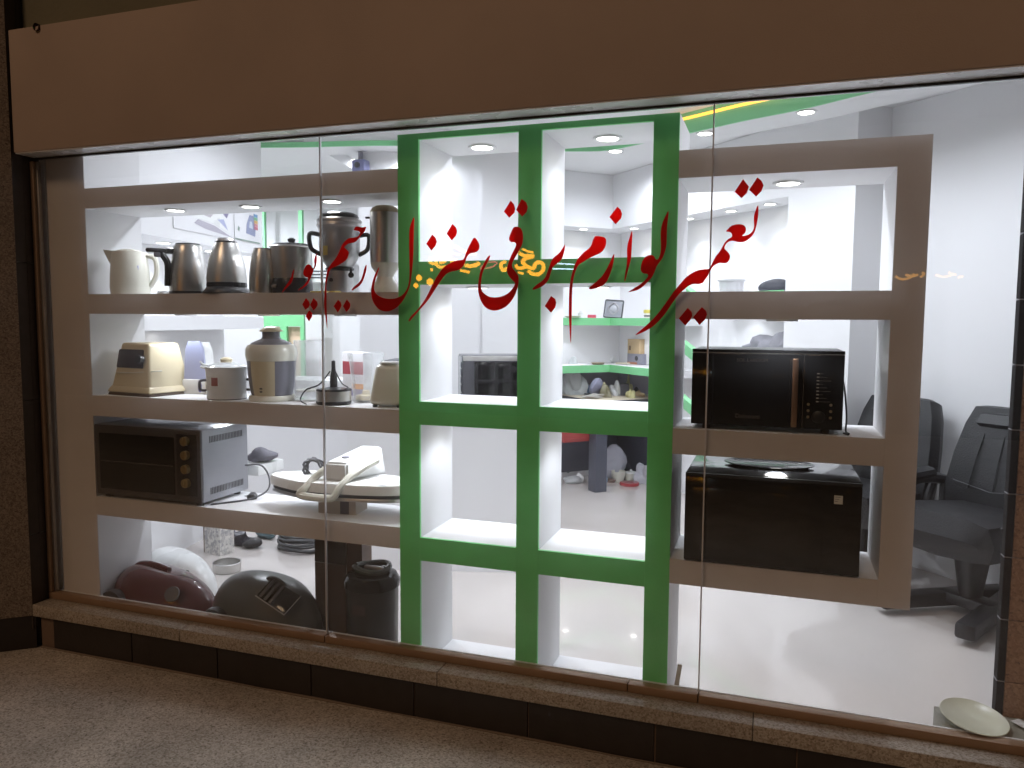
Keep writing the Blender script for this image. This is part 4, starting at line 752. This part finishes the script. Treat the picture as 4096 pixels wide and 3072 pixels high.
for k2, (pa, pb2) in enumerate((((2740, 1376), (2776, 1405)), ((2733, 1592), (2768, 1622)), ((2742, 1150), (2772, 1176)))):
    a = at(*pa, y=1.75); b = at(*pb2, y=1.55); d = (b-a).normalized(); n = 8
    lab = ('upper green edged board sloping down behind the upper microwave', 'lower green edged board sloping down behind the upper microwave', 'short sloping green board showing above the middle shelf of the microwave frame')[k2]
    a2 = a-d*.12; b2 = b+d*.12; zt = .058
    bm = bmesh.new(); v = [bm.verts.new(q) for q in (a2, b2, b2-Vector((0, 0, zt)), a2-Vector((0, 0, zt)))]; off = Vector((.03, .02, 0)); v2 = [bm.verts.new(q.co+off) for q in v]
    bm.faces.new(v); bm.faces.new(v2[::-1])
    for i in range(4): bm.faces.new((v[i], v2[i], v2[(i+1) % 4], v[(i+1) % 4]))
    tag(obj('sloping_board', bm, GREENL, None, smooth=False), lab, 'board')
mm = crop(2230, 1150, .2833); n4 = crop(2200, 1700, .2411)
Z1, Z2 = 1.307, .897
def place(k, x, y, z, dep=4.05): return at(*k(x, y), z=z) if abs(z-CH) > .15 else at(*k(x, y), y=dep)
p = at(*mm(800, 415), y=4.1); t = thing('grey_tray', 'square grey dish with dark rim leaning on the upper corner shelf', 'tray', (p.x, 4.02, Z1), rot=(R(-14), R(4), 0))
obj('rim', bx(-.085, .085, 0, .012, 0, .165, .012), mat('tray_rim', (.09, .095, .10), .4), t); pan = obj('panel', bx(-.074, .074, -.002, -.0002, .010, .154, .008), mat('tray_grey', (.30, .31, .34), .4), t); obj('relief_ring', tube([(.042*math.cos(a_)*(1+.12*math.cos(4*a_)), -.004, .085+.046*math.sin(a_)*(1+.12*math.cos(4*a_))) for a_ in [2*math.pi*i/28 for i in range(28)]], .004, 6, closed=True), STEELD, pan); obj('relief_disc', lathe([(0, .004), (.026, .003), (.03, 0)], 20), mat('tray_light', (.42, .43, .46), .35), pan, (0, -.002, .085), (R(90), 0, 0))
p = at(*mm(475, 425), y=3.95); tag(obj('red_case', bx(-.036, .036, -.02, .02, 0, .028, .004), mat('pink_red', (.60, .08, .12), .4), None, (p.x, 3.98, Z1)), 'small bright red case on the upper corner shelf', 'case')
p = at(*mm(320, 410), y=3.85); tag(obj('white_tub', lathe([(0, 0), (.03, 0), (.033, .045), (.024, .047), (.022, .056), (0, .056)], 22), WPLAS, None, (p.x, 3.9, Z1)), 'small white tub beside the red case', 'tub')
p = at(*mm(150, 420), y=3.78); tag(obj('flat_dish', lathe([(0, 0), (.05, 0), (.075, .016), (.073, .018), (.05, .004), (0, .004)], 26), mat('pale_green', (.62, .68, .50), .4), None, (p.x+.04, 3.78, Z1)), 'flat pale green dish at the end of the upper corner shelf', 'dish')
p = at(*mm(1245, 415), y=3.75); t = thing('yellow_tub', 'small tub with a yellow lid on the upper corner shelf', 'tub', (p.x+.01, 3.79, Z1)); obj('pot', lathe([(0, 0), (.028, 0), (.032, .04)], 20), CREAMW, t); obj('lid', lathe([(.035, .041), (.036, .066), (.03, .07), (0, .07)], 20), mat('yellow_lid', (.62, .52, .10), .4), t); obj('band', lathe([(.0315, .012), (.0325, .024)], 20), DARK, t)
p = at(*mm(1090, 1090), z=Z2); t = thing('printed_carton', 'grey and orange printed carton on the lower corner shelf', 'box', (p.x+.03, p.y+.09, Z2), R(-38)); obj('carton', bx(-.10, .10, -.06, .06, 0, .095), mat('grey_print', (.30, .30, .36), .6), t, smooth=False); obj('orange_band', bx(-.1006, .03, -.0607, -.0601, 0, .02), mat('orange_band', (.50, .22, .13), .6), t, smooth=False); obj('picture', lathe([(0, .001), (.022, 0)], 18), DARK, t, (.02, -.0602, .055), (R(90), 0, 0))
p2_ = t.location.copy(); t = thing('cardboard_box', 'brown cardboard box stacked on the printed carton', 'box', (p2_.x-.012, p2_.y+.0, Z2+.0955), R(-38)); obj('carton', bx(-.08, .08, -.06, .06, 0, .125), CARD, t, smooth=False); obj('flap', bx(-.082, .082, -.062, .0, .1252, .129), CARD, t, smooth=False); obj('printed_sign', bx(-.062, -.038, -.0606, -.0601, .03, .07), mat('print_brown', (.14, .09, .05), .7), t, smooth=False)
p = at(*mm(700, 1065), z=Z2); tag(obj('white_jar', lathe([(0, -.055), (.026, -.055), (.03, -.045), (.03, .04), (.022, .055), (0, .056)], 20), WPLAS, None, (p.x, p.y+.1, Z2+.031), (R(90), 0, R(65))), 'white jar lying on its side on the lower corner shelf', 'jar')
p = at(*mm(870, 1060), z=Z2); tag(obj('clear_jar', lathe([(0, 0), (.032, 0), (.032, .04), (.025, .05), (0, .05)], 20), clear('jar_clear', haze=.2), None, (p.x, p.y+.08, Z2)), 'little clear jar between the white jar and the cartons', 'jar')
p = at(*mm(560, 1090), z=Z2); t = thing('brown_dish', 'shallow brown dish at the edge of the lower corner shelf', 'dish', (p.x, p.y+.03, Z2)); obj('dish', lathe([(0, 0), (.045, 0), (.065, .016), (.063, .017), (.044, .003), (0, .003)], 26), mat('brown_glaze', (.28, .21, .13), .4), t)
p = at(*mm(910, 1085), z=Z2); tag(obj('flat_pad', bx(-.06, .06, -.03, .03, 0, .014, .005), mat('pale_pad', (.66, .60, .46), .7), None, (p.x, p.y+.04, Z2), (0, 0, R(-20))), 'pale flat pad on the lower corner shelf', 'pad')
# workbench in the corner
ZW = .625
NAVY = mat('navy_steel', (.055, .06, .085), .4, var=.15)
t = thing('workbench', 'cream topped corner workbench on a dark steel leg', 'workbench', (0, 0, FL))
obj('top', prism([P2(.002, .002, 0)[:2], P2(.66, .002, 0)[:2], P2(.66, .66, 0)[:2], P2(.002, .66, 0)[:2]], .725, .765), mat('bench_top', (.60, .52, .40), .5), t, smooth=False)
obj('edge_band', prism([P2(.6605, .002, 0)[:2], P2(.668, .002, 0)[:2], P2(.668, .668, 0)[:2], P2(.002, .668, 0)[:2], P2(.002, .6605, 0)[:2], P2(.6605, .6605, 0)[:2]], .722, .7635), DARK, t, smooth=False)
lg = P2(.60, .60, 0); obj('leg', bx(-.055, .055, -.055, .055, 0, .7215), NAVY, t, (lg.x, lg.y, 0), (0, 0, R(45)), False)
obj('back_panel', prism([P2(.003, .003, 0)[:2], P2(.65, .003, 0)[:2], P2(.65, .015, 0)[:2], P2(.015, .015, 0)[:2], P2(.015, .65, 0)[:2], P2(.003, .65, 0)[:2]], .05, .7215), NAVY, t, smooth=False)
pb_ = thing('splash_panel', 'dark grey panel on the walls behind the cluttered workbench', 'panel', (0, 0, .64)); obj('panel', prism([P2(.002, .002, 0)[:2], P2(.95, .002, 0)[:2], P2(.95, .008, 0)[:2], P2(.008, .008, 0)[:2], P2(.008, .75, 0)[:2], P2(.002, .75, 0)[:2]], 0, .19), mat('slate_paint', (.30, .29, .345), .6), pb_, smooth=False)
clut = [(120, 1480, .09, .06, .11, 'bag', mat('clear_bag', (.55, .58, .58), .3), 'crumpled clear plastic bag at the end of the workbench'), (265, 1420, .03, .03, .14, 'bag', WPLAS, 'upright white plastic bag on the workbench'),
        (420, 1330, .09, .05, .12, 'bag', mat('mint_bag', (.50, .58, .55), .3), 'pale mint plastic bag behind the tool heap'), (400, 1460, .06, .05, .05, 'tool', mat('blue_tool', (.06, .13, .24), .4), 'blue power tool in the heap on the workbench'),
        (530, 1400, .10, .06, .10, 'tool', mat('brown_tool', (.14, .10, .11), .5), 'dark brown motor block in the heap on the workbench'), (640, 1420, .09, .06, .10, 'tool', mat('mauve_tool', (.24, .19, .20), .5), 'dusty mauve casing in the heap on the workbench'),
        (600, 1500, .09, .05, .06, 'tool', mat('violet_cloth', (.20, .20, .28), .7), 'violet grey cloth in front of the tool heap'), (690, 1510, .04, .04, .05, 'tool', mat('olive_tool', (.20, .18, .11), .5), 'olive tin beside the grey cloth on the workbench'),
        (760, 1420, .05, .03, .07, 'tool', mat('wine_tool', (.24, .08, .11), .5), 'wine red handle in the heap on the workbench'), (790, 1480, .06, .05, .05, 'part', mat('white_parts', (.65, .65, .64), .5), 'small white parts scattered on the workbench'),
        (930, 1480, .06, .05, .07, 'motor', mat('motor_grey', (.13, .13, .15), .4, .3), 'grey motor with yellow coil on the workbench'), (1020, 1455, .04, .03, .06, 'coil', mat('yellow_coil', (.58, .55, .28), .5), 'yellow wound coil beside the grey motor'), (1030, 1520, .03, .03, .03, 'coil', MAT['yellow_coil'], 'second small yellow coil in front of the grey motor'),
        (1130, 1470, .06, .03, .03, 'tool', BLACK, 'black pliers at the back of the workbench'), (350, 1545, .03, .02, .025, 'box', DARK, 'little dark box at the front edge of the workbench'), (500, 1560, .08, .03, .016, 'mat', mat('grey_mat', (.34, .32, .29), .7), 'flat grey rag at the front edge of the workbench'), (1180, 1500, .06, .03, .02, 'tool', CARD, 'flat tan tool near the end of the workbench')]
for q_, (x, y, rx, ry, rz, nm, m_, lb) in enumerate(clut):
    p = at(*mm(x, min(y+40, 1575)), z=ZW); dmax = (P2(.55, .55, 0).y-p.y); p.y = max(p.y, 3.62+abs(p.x+1.40)*1.0+.05)
    tag(obj({'tool': 'hand_tool', 'part': 'spare_part', 'coil': 'wire_coil', 'box': 'small_case', 'mat': 'rag'}.get(nm, nm), (heap([(0, 0, 0, rx*1.2, ry*1.0, rz*1.15, 40+q_, .7), (rx*.4, ry*.3, rz*.3, rx*.55, ry*.55, rz*1.2, 60+q_, .7)]) if q_ not in (3, 10, 14) else frustum(rx*1.7, ry*1.7, rx*1.3, ry*1.5, rz*1.5, .006)), m_, None, (p.x, p.y, ZW+.0005), (0, 0, q_*1.3)), lb, nm, 'clutter on the workbench')
# under the workbench
t = thing('red_crate', 'red plastic crate hanging under the workbench', 'crate', P2(.40, .70, .0)+Vector((0, 0, .28)), R(45)); REDC = mat('red_crate', (.36, .05, .05), .5, var=.2)
obj('front_panel', bx(-.2, .2, -.15, -.14, 0, .26), REDC, t, smooth=False); obj('side_panel', bx(-.2, -.19, -.139, .15, 0, .26), REDC, t, smooth=False); obj('side_panel', bx(.19, .2, -.139, .15, 0, .26), REDC, t, smooth=False); obj('bottom', bx(-.189, .189, -.139, .15, 0, .01), REDC, t, smooth=False)
for kk in range(6): obj('rib', bx(-.2, .2, -.155, -.1505, .02+.042*kk, .03+.042*kk), REDC, t, smooth=False)
under = [((330, 980), (.10, .07, .05), mat('clear_tub', (.50, .52, .52), .3), 'cloudy round tub on the floor below the red crate', 'tub'), ((260, 860), (.07, .06, .11), mat('grey_green', (.20, .28, .24), .5), 'green and grey packet behind the cloudy tub', 'packet'), ((480, 960), (.05, .04, .06), WPLAS, 'white crumpled bag touching the bench leg', 'bag'),
         ((880, 960), (.04, .04, .05), mat('blue_cup', (.30, .42, .55), .4), 'pale blue cup between the bench leg and the grey sack', 'cup'), ((1000, 900), (.16, .10, .22), mat('grey_sack', (.40, .40, .46), .6), 'big grey plastic sack under the workbench', 'sack'), ((1000, 960), (.05, .03, .025), mat('brown_shoe', (.16, .10, .08), .6), 'small brown tool on the floor by the sack', 'tool'),
         ((1440, 880), (.14, .10, .16), mat('dark_cloth', (.05, .05, .07), .7), 'dark bag behind the white pots', 'bag'), ((1480, 500), (.09, .06, .10), mat('blue_cloth', (.05, .12, .34), .6), 'blue cloth hanging over the dark bag', 'cloth'), ((1540, 985), (.11, .08, .13), mat('pale_sack', (.52, .52, .57), .5), 'pale plastic sack under the workbench beside the white pots', 'sack')]
for q_, ((x, y), (rx, ry, rz), m_, lb, ct) in enumerate(under):
    if ct == 'cloth': p = at(*n4(x, 760), z=FL); zz = .22; p.y += .25
    else: p = at(*n4(x, y), z=FL); zz = FL
    p.y += ry*.8
    tag(obj('floor_'+ct, blob(rx*.75, ry*.75, rz*.8, 70+q_, .35, 3), m_, None, (p.x, p.y, zz)), lb, ct, 'things under the workbench')
p = at(*n4(1110, 960), z=FL); t = thing('white_pot', 'white enamel bowl on the floor under the workbench', 'bowl', (p.x, p.y+.06, FL)); obj('bowl', lathe([(0, 0), (.045, 0), (.06, .05), (.064, .095), (.060, .095), (.055, .05), (0, .01)], 26), CREAMW, t)
p = at(*n4(1320, 950), z=FL); t = thing('white_pot', 'small lidded white pot behind the red ring lid', 'pot', (p.x, p.y+.06, FL)); obj('pot', lathe([(0, 0), (.048, 0), (.05, .07)], 24), CREAMW, t); obj('lid', lathe([(.053, .071), (.05, .082), (.012, .092), (.01, .104), (0, .105)], 24), WPLAS, t)
p = at(*n4(1310, 1005), z=FL); t = thing('red_rimmed_dish', 'red rimmed glass lid lying on the floor before the white pots', 'dish', (p.x, p.y+.02, FL)); obj('rim', lathe([(.075, 0), (.084, .004), (.084, .024), (.075, .028)], 30), mat('red_rim', (.42, .05, .06), .35), t); obj('glass', lathe([(.075, .026), (.04, .034), (0, .036)], 30), clear('lid_glass', haze=.15), t)
# things on the shelf behind the microwave frame
ee = crop(2640, 250, .658)
p = on_uplane(2925, 1150, .15); t = thing('white_bucket', 'pale plastic bucket on the upper wall shelf seen above the microwave', 'bucket', (p.x, p.y, 1.4855)); obj('pail', lathe([(0, 0), (.078, 0), (.088, .085), (.1, .088), (.1, .098), (.088, .099), (.078, .01), (0, .01)], 34), mat('pale_bucket', (.50, .50, .51), .4), t)
p = on_uplane(3102, 1140, .16); tag(obj('rubber_part', blob(.10, .06, .055, 91, .2, 3), mat('dark_rubber', (.035, .037, .05), .5), None, (p.x, p.y, 1.4855)), 'lumpy black rubber part on the upper wall shelf', 'part')
p = at(3080, 1455, z=Z2); tag(obj('grey_cloth_heap', heap([(-.03, .03, 0, .13, .06, .075, 95, .6), (.04, -.05, .0, .08, .05, .13, 96, .6), (-.13, .12, 0, .09, .05, .05, 97, .6), (.05, -.06, .08, .06, .04, .06, 98, .7)]), mat('grey_cloth', (.26, .26, .29), .8, var=.3, vscale=14, bump=.5, bscale=30), None, (on_uplane(3110, 1440, .16).x, on_uplane(3110, 1440, .16).y, 1.0505)), 'heap of grey cloth on the lower wall shelf above the microwave', 'cloth')
# counter with ovens behind the green tower
a = Vector((-1.30, 1.381, 0)); b = a-A14*1.0
t = thing('counter', 'long plain white counter standing behind the green tower', 'counter', (0, 0, FL)); bk = Vector((-.259, .966, 0))*.5
obj('front_panel', prism([b[:2], a[:2], (a+bk)[:2], (b+bk)[:2]], 0, .885), WHITE, t, smooth=False); obj('top', prism([(b-A14*.01-bk*.03)[:2], (a+A14*.01-bk*.03)[:2], (a+A14*.01+bk*1.02)[:2], (b-A14*.01+bk*1.02)[:2]], .8855, .92), WPLAS, t, smooth=False)
oc = at(*crop(1780, 1380, .1567)(305, 300), y=1.46); rr_ = R(15)
t = thing('glass_oven', 'black countertop oven with reflective glass side on the white counter', 'oven', (-1.53, 1.50, .781), R(28))
obj('case', bx(-.19, .19, -.13, .13, .008, .305, .004), mat('oven_case', (.10, .10, .115), .25, .4), t); dg = obj('door_glass', bx(-.125, .189, -.135, -.1305, .015, .27, .003), BLACKG, t); obj('top_trim', bx(-.19, .19, -.134, -.1305, .275, .303, .002), STEEL, t); sp_ = obj('side_glass', bx(-.1945, -.1905, -.125, .125, .015, .295, .002), mat('grey_mirror', (.30, .32, .34), .12, .8), t)
for kk in range(5): obj('rack', bx(-.1962, -.1948, -.11, .0, .05+.045*kk, .0525+.045*kk), STEEL, sp_, smooth=False)
for k2 in (-1, 1): obj('foot', bx(-.02, .02, -.1, .1, 0, .0078), BLACK, t, (k2*.15, 0, 0), smooth=False)
t = thing('dark_oven', 'dark navy boxed appliance at the far end of the white counter', 'appliance', (-1.985, 1.42, .781), R(14)); obj('case', bx(-.16, .16, -.13, .13, .005, .27, .006), mat('navy_case', (.03, .035, .055), .3), t); obj('vent_line', bx(-.14, .14, -.131, -.1302, .19, .194), DARK, t, smooth=False); obj('door', bx(-.15, .07, -.134, -.1303, .02, .18, .003), BLACKG, t)
# left wall: shelf, posters, second green unit
t = thing('wall_shelf', 'thick white wall shelf along the left wall of the shop', 'shelf', (0, 0, 1.22)); obj('board', wallstrip('w', L0+B14*.02, L0+B14*1.33, -.29, 0, .075, WHITE), WHITE, t, smooth=False)
Rl = math.atan2(B14.y, B14.x)
def poster(label, t0, z0, z1, w_): 
    q = L0+B14*(t0+w_/2)-NL*.004; o = thing('poster', label, 'poster', (q.x, q.y, z0), Rl-math.pi); o2 = obj('sheet', bx(-w_/2, w_/2, -.0015, .0015, 0, z1-z0), mat('poster_white', (.78, .78, .80), .35), o, smooth=False); return o
t = poster('wall poster of a white steam iron on the left bulkhead', .30, 1.76, 1.99, .64)
# local +x runs towards the street because the sheet faces the room
flip = lambda pts: [(-x, z) for x, z in pts]
obj('iron_shadow', prism(flip([(-.12, .05), (.0, .03), (.18, .02), (.29, .015), (.1, .06), (-.08, .075)]), .002, .0026, 'y'), mat('print_shadow', (.42, .40, .46), .4), t, smooth=False)
obj('iron_body', prism(flip([(-.14, .08), (.06, .075), (.29, .03), (.22, .10), (.12, .16), (.0, .20), (-.12, .19)]), .0028, .0034, 'y'), WPLAS, t, smooth=False)
obj('iron_handle', prism(flip([(-.06, .11), (.05, .10), (.09, .13), (.02, .165), (-.05, .16)]), .0036, .0040, 'y'), mat('print_grey', (.50, .47, .50), .4), t, smooth=False)
obj('vent_print', prism(flip([(.18, .15), (.24, .12), (.27, .16), (.2, .2)]), .002, .0026, 'y'), mat('print_violet', (.22, .2, .32), .4), t, smooth=False); obj('nozzle_print', prism(flip([(.13, .10), (.2, .07), (.25, .05), (.2, .11)]), .0036, .004, 'y'), LAV, t, smooth=False)
t = poster('wall poster of a blue grey canister cleaner with colour swatches', .955, 1.77, 2.02, .33)
obj('cleaner_print', prism(flip([(-.02, .05), (.1, .04), (.11, .09), (.08, .17), (.03, .17), (-.01, .11)]), .002, .0026, 'y'), mat('print_blue', (.30, .33, .48), .4), t, smooth=False); obj('window_print', prism(flip([(.02, .09), (.07, .085), (.06, .13), (.03, .13)]), .0028, .0032, 'y'), mat('print_pale', (.60, .65, .72), .4), t, smooth=False)
for k2, cc in enumerate(((.55, .16, .22), (.60, .25, .28), (.62, .40, .15), (.20, .45, .28), (.15, .30, .50))): obj('swatch', bx(-.14, -.085, .002, .0026, .085+.02*k2, .104+.02*k2), mat('swatch%d' % k2, cc, .4), t, smooth=False)
obj('leaf_print', prism(flip([(-.13, .06), (-.11, .05), (-.1, .075), (-.12, .085)]), .002, .0026, 'y'), mat('print_green', (.25, .34, .28), .4), t, smooth=False); obj('green_border', bx(-.165, .165, .002, .0026, .0, .008), MAT['print_green'], t, smooth=False)
ga, gb = at(1046, 1300, y=3.3), at(1220, 1300, y=3.42); dv = (gb-ga); dv.z = 0; wv = dv.length; ang = math.atan2(dv.y, dv.x)
t = thing('rear_display_tower', 'second green framed display unit at the back with small lit cells', 'shelving', (ga.x, ga.y, FL), ang)
for x0, x1 in ((0, .0455), (wv-.0455, wv)): obj('upright', bx(x0+(.012 if x0 == 0 else 0), x1-(0 if x0 == 0 else .012), 0, .055, 0, CZ-FL-.002), GREENL, t, smooth=False)
obj('crossbar', bx(.0455, wv-.0455, 0, .055, 1.355, 1.47), GREENL, t, smooth=False); obj('middle_upright', bx(wv/2-.03, wv/2+.03, 0, .055, 0, 1.3545), GREENL, t, smooth=False); obj('crossbar', bx(.0455, wv/2-.0305, 0, .055, .80, .88), GREENL, t, smooth=False); obj('crossbar', bx(wv/2+.0305, wv-.0455, 0, .055, .80, .88), GREENL, t, smooth=False)
obj('back_panel', bx(.0455, wv-.0455, .06, .07, .0, 1.35), mat('peach_warm_light', (.80, .58, .42), .5), t, smooth=False)  # peach colour stands in for warm light in the cells, no lamp inside
ca, cb = at(1000, 1800, y=2.05), at(1500, 1800, y=2.2); t = thing('low_cabinet', 'low plain white cabinet behind the ironing press', 'cabinet', (0, 0, FL)); obj('carcass', wallstrip('w', (ca.x-.5, ca.y-.06, 0), (cb.x, cb.y, 0), -.4, 0, .955, WHITE), WHITE, t, smooth=False); obj('top', wallstrip('w', (ca.x-.5, ca.y-.07, 0), (cb.x+.01, cb.y-.01, 0), -.41, .9555, .98, WHITE), WPLAS, t, smooth=False)
q = at(1443, 662, y=2.05); t = thing('ceiling_speaker', 'small bluish box camera hanging under the ceiling island', 'camera', (q.x, 2.05, 2.415)); obj('bracket', bx(-.012, .012, -.012, .012, -.06, 0), GREYP, t, smooth=False); obj('housing', bx(-.05, .05, -.04, .04, -.135, -.055, .012), mat('bluish_housing', (.20, .21, .38), .4), t); obj('lens', lathe([(.018, 0), (.02, .012), (0, .012)], 18), DARK, t, (0, -.041, -.095), (R(90), 0, 0))
t = thing('wall_unit', 'white louvred wall unit behind the samovar', 'wall unit', (at(1240, 900, y=3.75).x, 3.72, 1.62), R(15)); obj('case', bx(-.38, .38, -.2, .0, 0, .27, .02), WPLAS, t)
for k2 in range(3): obj('louvre', bx(-.34, .34, -.206, -.2012, .04+.03*k2, .052+.03*k2), DARK, t, smooth=False)

# ================================================================== lit shopfront across the street, seen mirrored in the glass
SD = 9.0
ns = thing('opposite_shopfront', 'dark shopfront across the street with a glowing yellow sign', 'shopfront', (0, -SD-.08, GZ))
obj('wall', bx(-13, 6, -.6, 0, -.1, 4.2), mat('dark_render', (.05, .04, .035), .8), ns, smooth=False); obj('sign_board', bx(-5.9, -2.9, .002, .05, 2.1, 2.95), mat('sign_board', (.03, .035, .03), .5), ns, smooth=False)
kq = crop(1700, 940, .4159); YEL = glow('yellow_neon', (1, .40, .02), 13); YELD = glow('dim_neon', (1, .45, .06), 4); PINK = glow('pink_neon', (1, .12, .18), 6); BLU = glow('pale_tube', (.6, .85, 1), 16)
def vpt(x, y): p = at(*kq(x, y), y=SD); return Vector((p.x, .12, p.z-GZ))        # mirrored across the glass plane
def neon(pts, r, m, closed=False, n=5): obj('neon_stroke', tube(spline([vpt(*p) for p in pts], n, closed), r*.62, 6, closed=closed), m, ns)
for pts, r in (([(1000, 345), (1045, 378), (1105, 375), (1143, 335), (1143, 285), (1105, 262), (1065, 285), (1062, 318)], .05), ([(895, 160), (955, 198), (1050, 205), (985, 225), (945, 258), (985, 300), (1040, 322), (1065, 305)], .05), ([(945, 135), (1000, 160), (1050, 170)], .032), ([(880, 290), (900, 320), (950, 318), (985, 305)], .045), ([(800, 318), (765, 345), (742, 318), (745, 275), (785, 258)], .045), ([(905, 362), (955, 375)], .03),
               ([(70, 215), (62, 265), (120, 285), (150, 310), (205, 308)], .045), ([(120, 275), (115, 225), (160, 205), (205, 225), (195, 258), (150, 268)], .04), ([(385, 290), (440, 300), (495, 290), (532, 268)], .055), ([(295, 110), (345, 140), (400, 165)], .045), ([(260, 172), (300, 185), (345, 190)], .03), ([(430, 190), (470, 192), (500, 180)], .03), ([(350, 342), (395, 350), (435, 360)], .04), ([(68, 335), (82, 336)], .05), ([(255, 258), (300, 236), (310, 262)], .035)): neon(pts, r, YEL)
neon([(545, 330), (580, 285), (640, 262), (700, 268), (660, 305), (600, 322)], .02, PINK, True)
neon([(1225, 276), (1330, 279), (1440, 285)], .018, BLU, n=2); neon([(1225, 325), (1330, 327), (1440, 331)], .018, BLU, n=2)
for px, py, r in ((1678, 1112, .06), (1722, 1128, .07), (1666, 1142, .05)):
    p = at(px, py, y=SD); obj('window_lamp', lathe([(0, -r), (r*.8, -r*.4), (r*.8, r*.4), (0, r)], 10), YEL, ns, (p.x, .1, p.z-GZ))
kf = crop(3560, 1070, 1.0)
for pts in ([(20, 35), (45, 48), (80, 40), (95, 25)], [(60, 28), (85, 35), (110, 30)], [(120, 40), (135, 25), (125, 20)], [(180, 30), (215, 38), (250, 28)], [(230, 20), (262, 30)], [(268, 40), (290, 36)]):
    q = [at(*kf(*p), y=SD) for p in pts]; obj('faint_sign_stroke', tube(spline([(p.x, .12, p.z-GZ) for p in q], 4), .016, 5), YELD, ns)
